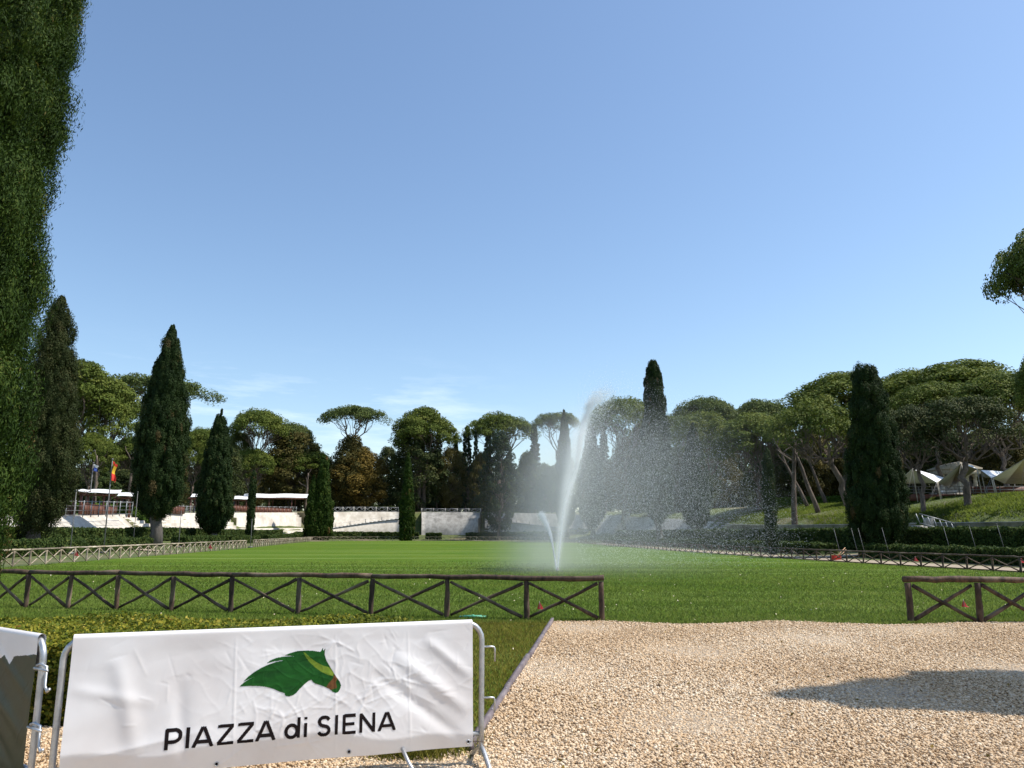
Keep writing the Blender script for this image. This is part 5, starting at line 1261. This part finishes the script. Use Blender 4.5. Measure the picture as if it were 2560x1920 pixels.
# --- main banner
tmp = Banner(bp0, bd, bn, bLen, 0, bLen, .9, 3)
uL, uR = tmp.uv(181, 1600)[0], tmp.uv(1184, 1560)[0]; vB = tmp.uv(1178, 1866)[1]
BA = Banner(bp0, bd, bn, bLen, uL, uR, vB, 3)
bt = thing('banner', 'wrinkled white vinyl banner with green horse head emblem and lettering, hung over the barrier', 'banner', (*bp0, .2))
org = np.array(bt.location)
U, V, Q, cu, cv = BA.grid(uL, uR, -.30, vB, .0072)
np_mesh('cloth', BA.pos(U, V) - org, [Q], M['vinyl'], bt, smooth=True)
# lettering: strokes in unit cells
def arcp(cx, cy, rx, ry, a0, a1, n=14): return [(cx + rx * math.cos(R(t)), cy + ry * math.sin(R(t))) for t in np.linspace(a0, a1, n)]
LET = {
 'P': [[(.09, 0), (.09, 1)], [(.09, .94), (.5, .94)] + arcp(.52, .66, .39, .28, 90, -90) + [(.09, .38)]],
 'I': [[(.5, 0), (.5, 1)]],
 'A': [[(.05, 0), (.47, .97)], [(.95, 0), (.53, .97)], [(.20, .27), (.80, .27)], [(.46, .95), (.54, .95)]],
 'Z': [[(.05, .935), (.95, .935)], [(.88, .9), (.10, .09)], [(.05, .065), (.97, .065)]],
 'd': [arcp(.44, .36, .37, .31, 0, 360, 26), [(.91, 0), (.91, 1.04)]],
 'i': [[(.5, 0), (.5, .72)], [(.5, .90), (.5, 1.03)]],
 'S': [arcp(.52, .73, .36, .215, 28, 250, 14) + arcp(.50, .27, .38, .225, 70, -155, 16)],
 'E': [[(.09, 0), (.09, 1)], [(.09, .935), (.97, .935)], [(.09, .51), (.88, .51)], [(.09, .065), (.99, .065)]],
 'N': [[(.08, 0), (.08, 1)], [(.92, 0), (.92, 1)], [(.10, .93), (.90, .07)]],
}
word = [('P', 105, 252), ('I', 282, 324), ('A', 346, 526), ('Z', 553, 706), ('Z', 727, 880), ('A', 893, 1062), ('d', 1145, 1274), ('i', 1308, 1337), ('S', 1422, 1540), ('I', 1575, 1604), ('E', 1645, 1758), ('N', 1790, 1922), ('A', 1950, 2099)]
def basey(zx): return np.interp(zx, [105, 525, 1060, 1604, 2099], [468, 428, 377, 331, 289])
def capy(zx): return np.interp(zx, [120, 460, 990, 1590, 2030], [287, 257, 211, 165, 133])
keepV, keepQ, nvt = [], [], 0
for ch, z0, z1 in word:
    b0 = BA.uv(380 + z0 * .2893, 1740 + basey(z0) * .2893); b1 = BA.uv(380 + z1 * .2893, 1740 + basey(z1) * .2893); tp = BA.uv(380 + (z0 + z1) / 2 * .2893, 1740 + capy((z0 + z1) / 2) * .2893)
    cap = (b0[1] + b1[1]) / 2 - tp[1]; wd = b1[0] - b0[0]; sw = cap * .087
    U, V, Q, cu, cv = BA.grid(b0[0] - .03, b1[0] + .03, tp[1] - .05, max(b0[1], b1[1]) + .03, .0026)
    bl = b0[1] + (b1[1] - b0[1]) * (cu - b0[0]) / wd
    X = (cu - b0[0]); Yv = (bl - cv); ins = np.zeros(len(cu), bool)
    for st in LET[ch]:
        for k in range(len(st) - 1):
            a = np.array([st[k][0] * wd, st[k][1] * cap]); b = np.array([st[k + 1][0] * wd, st[k + 1][1] * cap]); ab = b - a; l2 = (ab ** 2).sum()
            t = ((X - a[0]) * ab[0] + (Yv - a[1]) * ab[1]) / l2; e = sw / math.sqrt(l2) if (0 < k < len(st) - 2) or ch in 'dSP' and len(st) > 3 else 0
            dd = np.abs((X - a[0]) * ab[1] - (Yv - a[1]) * ab[0]) / math.sqrt(l2); ins |= (t >= -e * .5) & (t <= 1 + e * .5) & (dd < sw)
    if ch in 'AZN': ins &= (Yv > 0) & (Yv < cap)
    P_, Q_ = sub(BA.pos(U, V, .0018), Q[ins]); np_mesh('letter', P_ - org, [Q_], M['ink'], bt, smooth=True)
# emblem traced outline (zoom pixels of a crop at 560,1600 scale .1537)
zp = lambda L_: np.array([BA.uv(560 + x * .1537, 1600 + y * .1537) for x, y in L_])
horse = zp([(250, 757), (330, 690), (420, 635), (520, 592), (440, 622), (380, 650), (312, 678), (400, 595), (500, 520), (600, 460), (720, 405), (850, 362), (985, 340), (930, 338), (830, 350), (690, 385), (760, 335), (850, 298), (950, 280), (1060, 275), (1145, 274), (1080, 262), (985, 258), (1080, 220), (1200, 187), (1320, 178), (1450, 183), (1570, 200), (1595, 170), (1614, 130), (1620, 185), (1640, 160), (1656, 135), (1645, 195), (1645, 260), (1670, 340), (1740, 460), (1820, 590), (1885, 680), (1905, 740), (1890, 800), (1860, 845), (1820, 862), (1770, 845), (1720, 800), (1640, 765), (1560, 735), (1490, 715), (1450, 690), (1425, 652), (1380, 668), (1310, 722), (1230, 800), (1180, 860), (1130, 897), (1060, 918), (1015, 915), (990, 895), (992, 868), (900, 840), (800, 795), (680, 762), (560, 750), (400, 748)])
lime = zp([(1298, 205), (1330, 215), (1400, 290), (1500, 365), (1620, 425), (1735, 455), (1790, 550), (1775, 588), (1690, 572), (1580, 520), (1470, 440), (1380, 350), (1325, 270)])
brown = zp([(1800, 560), (1850, 625), (1820, 690), (1840, 780), (1740, 812), (1665, 770), (1710, 700), (1770, 640)])
u_0, v_0 = horse.min(0); u_1, v_1 = horse.max(0)
U, V, Q, cu, cv = BA.grid(u_0, u_1, v_0, v_1, .0026); ins = in_poly(cu, cv, horse); mi = np.where(in_poly(cu, cv, lime), 1, np.where(in_poly(cu, cv, brown), 2, 0))[ins]
P_, Q_ = sub(BA.pos(U, V, .0018), Q[ins]); np_mesh('horse_emblem', P_ - org, [Q_], mats=[M['print_green'], M['print_lime'], M['print_brown']], parent=bt, matidx=mi, smooth=True)
def grommet(BB, T, px, py, tie=None):
    q = BB.uv(px, py); c = BB.pos([q[0]], [q[1]], .003)[0]; m = MB(); d3 = np.array([BB.d[0], BB.d[1], 0]); ring = [c + d3 * .013 * math.cos(t) + np.array([0, 0, .013 * math.sin(t)]) for t in np.linspace(0, 2 * math.pi, 13)]
    m.tube(ring, .0042, 6, cap=False); m.build('grommet', M['steel'], T, smooth=True)
    hb = MB(); hb.tube([c - np.array([BB.n[0], BB.n[1], 0]) * .001, c + np.array([BB.n[0], BB.n[1], 0]) * .0015], .010, 10); hb.build('grommet_hole', M['ink'], T)
    if tie is not None: MB().tube([c, (c + np.array(tie)) / 2 + [0, 0, .004], tie], .0035, 6).build('tie_wire', M['darkwood'], T)
grommet(BA, bt, 541, 1912); grommet(BA, bt, 873, 1880); e = bp0 + bd * bLen; grommet(BA, bt, 1170, 1854, (e[0] + .02, e[1] - .02, BA.uv(1196, 1862)[1] * -1 + BZ))
# --- left banner
uR2 = cLen - .045
BB = Banner(cp0, cd, cn, cLen, .05, uR2, .88, 9, .0, .95, .1)
b2 = thing('banner', 'dark green banner with white top strip hung over the barrier at the left border', 'banner', (*cp0, .2)); org2 = np.array(b2.location)
U, V, Q, cu, cv = BB.grid(.05, uR2, -.30, .88, .0045)
e0, e1 = BB.uv(118, 1634), BB.uv(22, 1648); e2 = BB.uv(2, 1655)
edge = np.interp(cu, [e1[0] - .35, e2[0] - .04, e2[0], e1[0] - .02, e1[0], e1[0] + .02, e0[0]], [e1[1] + .02, e2[1] - .02, e2[1] - .045, e2[1] + .01, e1[1] + .008, e1[1] - .018, e0[1]]) + .0012 * np.sin(cu * 60) + .0008 * np.sin(cu * 143)
np_mesh('cloth', BB.pos(U, V) - org2, [Q], mats=[M['vinyl'], M['print_dark']], parent=b2, matidx=(cv > edge).astype(int), smooth=True)

# ------------------------------------------------------------------ sprinkler, jet, drops, mist
S0 = gp(1394, 1426); SY = S0[1]
T = thing('sprinkler', 'lawn sprinkler head at the foot of the water jet', 'sprinkler', S0)
MB().tube([S0 - [0, 0, .05], S0 + [0, 0, .06], S0 + [0, 0, .065], S0 + [0, 0, .12]], [.06, .06, .04, .035], 10).build('body', M['darkwood'], T)
MB().tube([S0 + [0, 0, .11], S0 + [.02, .03, .17]], .02, 8).build('nozzle', M['steel'], T)
OCT_V = np.array([(1, 0, 0), (-1, 0, 0), (0, 1, 0), (0, -1, 0), (0, 0, 1), (0, 0, -1)], float); OCT_F = np.array([(0, 2, 4), (2, 1, 4), (1, 3, 4), (3, 0, 4), (2, 0, 5), (1, 2, 5), (3, 1, 5), (0, 3, 5)])
def drops(name, P, r, label, stretch=None):
    n = len(P); V = OCT_V[None] * r[:, None, None]
    if stretch is not None: V = V * np.stack([np.ones(n), np.ones(n), stretch], -1)[:, None, :]
    V = (V + P[:, None, :]).reshape(-1, 3); Fc = (OCT_F[None] + (np.arange(n) * 6)[:, None, None]).reshape(-1, 3)
    tag(np_mesh(name, V, [Fc], M['drop'], smooth=True), label, 'water', kind='stuff')
jet_px = [(1394, 1424), (1401, 1350), (1409, 1285), (1418, 1235), (1440, 1173), (1449, 1121), (1456, 1075), (1471, 1022), (1488, 998), (1520, 985)]
JP = np.array([at(px, py, SY + .25 * k) for k, (px, py) in enumerate(jet_px)]); Js = catmull(JP, 12)
def jetpos(t):
    k = t * (len(Js) - 1); i = np.clip(k.astype(int), 0, len(Js) - 2); f = (k - i)[:, None]; return Js[i] * (1 - f) + Js[i + 1] * f
n = 34000; t = rng.random(n) ** .85; c = jetpos(t); wd = .016 + .03 * t + .29 * t ** 2.4 + .55 * np.clip(t - .8, 0, 1) * 2
P = c + rng.standard_normal((n, 3)) * wd[:, None] * np.array([.5, .8, .5]); fall = rng.exponential(1.0, n) * t ** 1.6 * 1.0 * (rng.random(n) < .5); P += .10 * (t ** 1.2)[:, None] * np.sin(t * 60 + np.array([0, 1, 2])[:, None] * 2).T * rng.random((n, 1))
P[:, 2] -= fall; P[:, 0] -= fall * .22; P[:, 2] = np.maximum(P[:, 2], .05)
drops('water_jet', P, (.004 + .012 * rng.random(n) ** 2.5), 'main white water jet shooting up from the lawn', rng.uniform(1, 2.2, n))
jp2 = catmull(np.array([at(px, py, SY + .45 * k) for k, (px, py) in enumerate([(1392, 1424), (1386, 1390), (1379, 1350), (1372, 1325), (1362, 1303), (1352, 1285)])]), 12)
n = 9000; t = rng.random(n) ** .8; k = t * (len(jp2) - 1); i = np.clip(k.astype(int), 0, len(jp2) - 2); c = jp2[i] * (1 - (k - i)[:, None]) + jp2[i + 1] * (k - i)[:, None]
drops('side_jet', c + rng.standard_normal((n, 3)) * (.012 + .08 * t ** 2)[:, None], rng.uniform(.005, .011, n), 'short side jet leaning left from the same sprinkler', rng.uniform(1, 2, n))
# falling drops to the right of the jet
n = 190000; px = 1440 + 620 * rng.beta(1.4, 2.9, n); ytop = np.interp(px, [1440, 1500, 1560, 1650, 1750, 1850, 1950], [1005, 985, 990, 1025, 1075, 1150, 1240]) + 45 * rng.standard_normal(n); py = ytop + (1418 - ytop) * rng.beta(1.35, 1.5, n)
Yd = SY + rng.uniform(-2.5, 6, n); u_ = (960 - py) / F; k = Yd / (cp - u_ * sp); P = np.column_stack([(px - 1280) / F * k, Yd, CAMH + (sp + u_ * cp) * k]); ok = P[:, 2] > .03
P = P[ok]; drops('falling_drops', P, .0014 + .0072 * rng.random(len(P)) ** 4, 'cloud of glittering drops falling right of the jet', rng.uniform(1, 2.4, len(P)))

def mist():
    m = bpy.data.materials.new('water_mist'); m.use_nodes = True; n = m.node_tree.nodes; l = m.node_tree.links; n.remove(n['Principled BSDF'])
    tc = n.new('ShaderNodeTexCoord'); s = n.new('ShaderNodeSeparateXYZ'); l.new(tc.outputs['Object'], s.inputs[0])
    def mt(op, a, b=None, c=None):
        q = n.new('ShaderNodeMath'); q.operation = op
        for k, v in enumerate((a, b, c)):
            if v is None: continue
            if isinstance(v, (int, float)): q.inputs[k].default_value = v
            else: l.new(v, q.inputs[k])
        return q.outputs[0]
    x, y, z = s.outputs
    xc = mt('ADD', mt('MULTIPLY', z, .10), mt('MULTIPLY', mt('MULTIPLY', z, z), .013))           # axis of the jet
    dx = mt('SUBTRACT', x, xc)
    def gauss(v, wd): q = mt('DIVIDE', v, wd); return mt('POWER', 2.718, mt('MULTIPLY', mt('MULTIPLY', q, q), -1.0))
    nz = n.new('ShaderNodeTexNoise'); nz.inputs['Scale'].default_value = .9; nz.inputs['Detail'].default_value = 3; l.new(tc.outputs['Object'], nz.inputs['Vector'])
    nf = mt('MULTIPLY_ADD', nz.outputs['Fac'], 1.6, .2)
    core = mt('MULTIPLY', mt('MULTIPLY', gauss(mt('SUBTRACT', dx, -.05), mt('MULTIPLY_ADD', z, .05, .06)), gauss(y, 1.2)), MIST[0])
    left = mt('MULTIPLY', mt('MULTIPLY', gauss(mt('ADD', dx, .6), 1.6), gauss(y, 5.0)), MIST[1])
    right = mt('MULTIPLY', mt('MULTIPLY', gauss(mt('SUBTRACT', dx, 2.0), 3.4), gauss(y, 6.5)), MIST[2])
    cut = n.new('ShaderNodeMapRange'); cut.interpolation_type = 'SMOOTHSTEP'; l.new(z, cut.inputs[0])
    for k, v in zip((1, 2, 3, 4), (5.0, 8.0, 1, 0)): cut.inputs[k].default_value = v
    dens = mt('MULTIPLY', mt('MULTIPLY', mt('ADD', core, mt('ADD', left, right)), nf), cut.outputs[0])
    v = n.new('ShaderNodeVolumeScatter'); v.inputs['Color'].default_value = (.97, .985, 1, 1); v.inputs['Anisotropy'].default_value = .15
    l.new(dens, v.inputs['Density']); l.new(v.outputs[0], n['Material Output'].inputs['Volume'])
    b = MB(); x0, x1, y0, y1, z1 = -7.5, 12.5, -15, 15, 9.0
    vs = [(x0, y0, .03), (x1, y0, .03), (x1, y1, .03), (x0, y1, .03), (x0 + 1, y0 + 1.5, z1), (x1 - 1, y0 + 1.5, z1), (x1 - 1, y1 - 1.5, z1), (x0 + 1, y1 - 1.5, z1)]
    b.add(np.array(vs), [[3, 2, 1, 0], [4, 5, 6, 7], [0, 1, 5, 4], [1, 2, 6, 5], [2, 3, 7, 6], [3, 0, 4, 7]])
    o = b.build('water_mist', m); o.location = (S0[0], S0[1], 0); tag(o, 'pale drifting mist around the water jet', 'mist', kind='stuff')
    m.cycles.volume_step_rate = 1.0
MIST = (.65, .058, .019)
mist()
print('objects', len(bpy.data.objects), 'polys', sum(len(m_.polygons) for m_ in bpy.data.meshes))
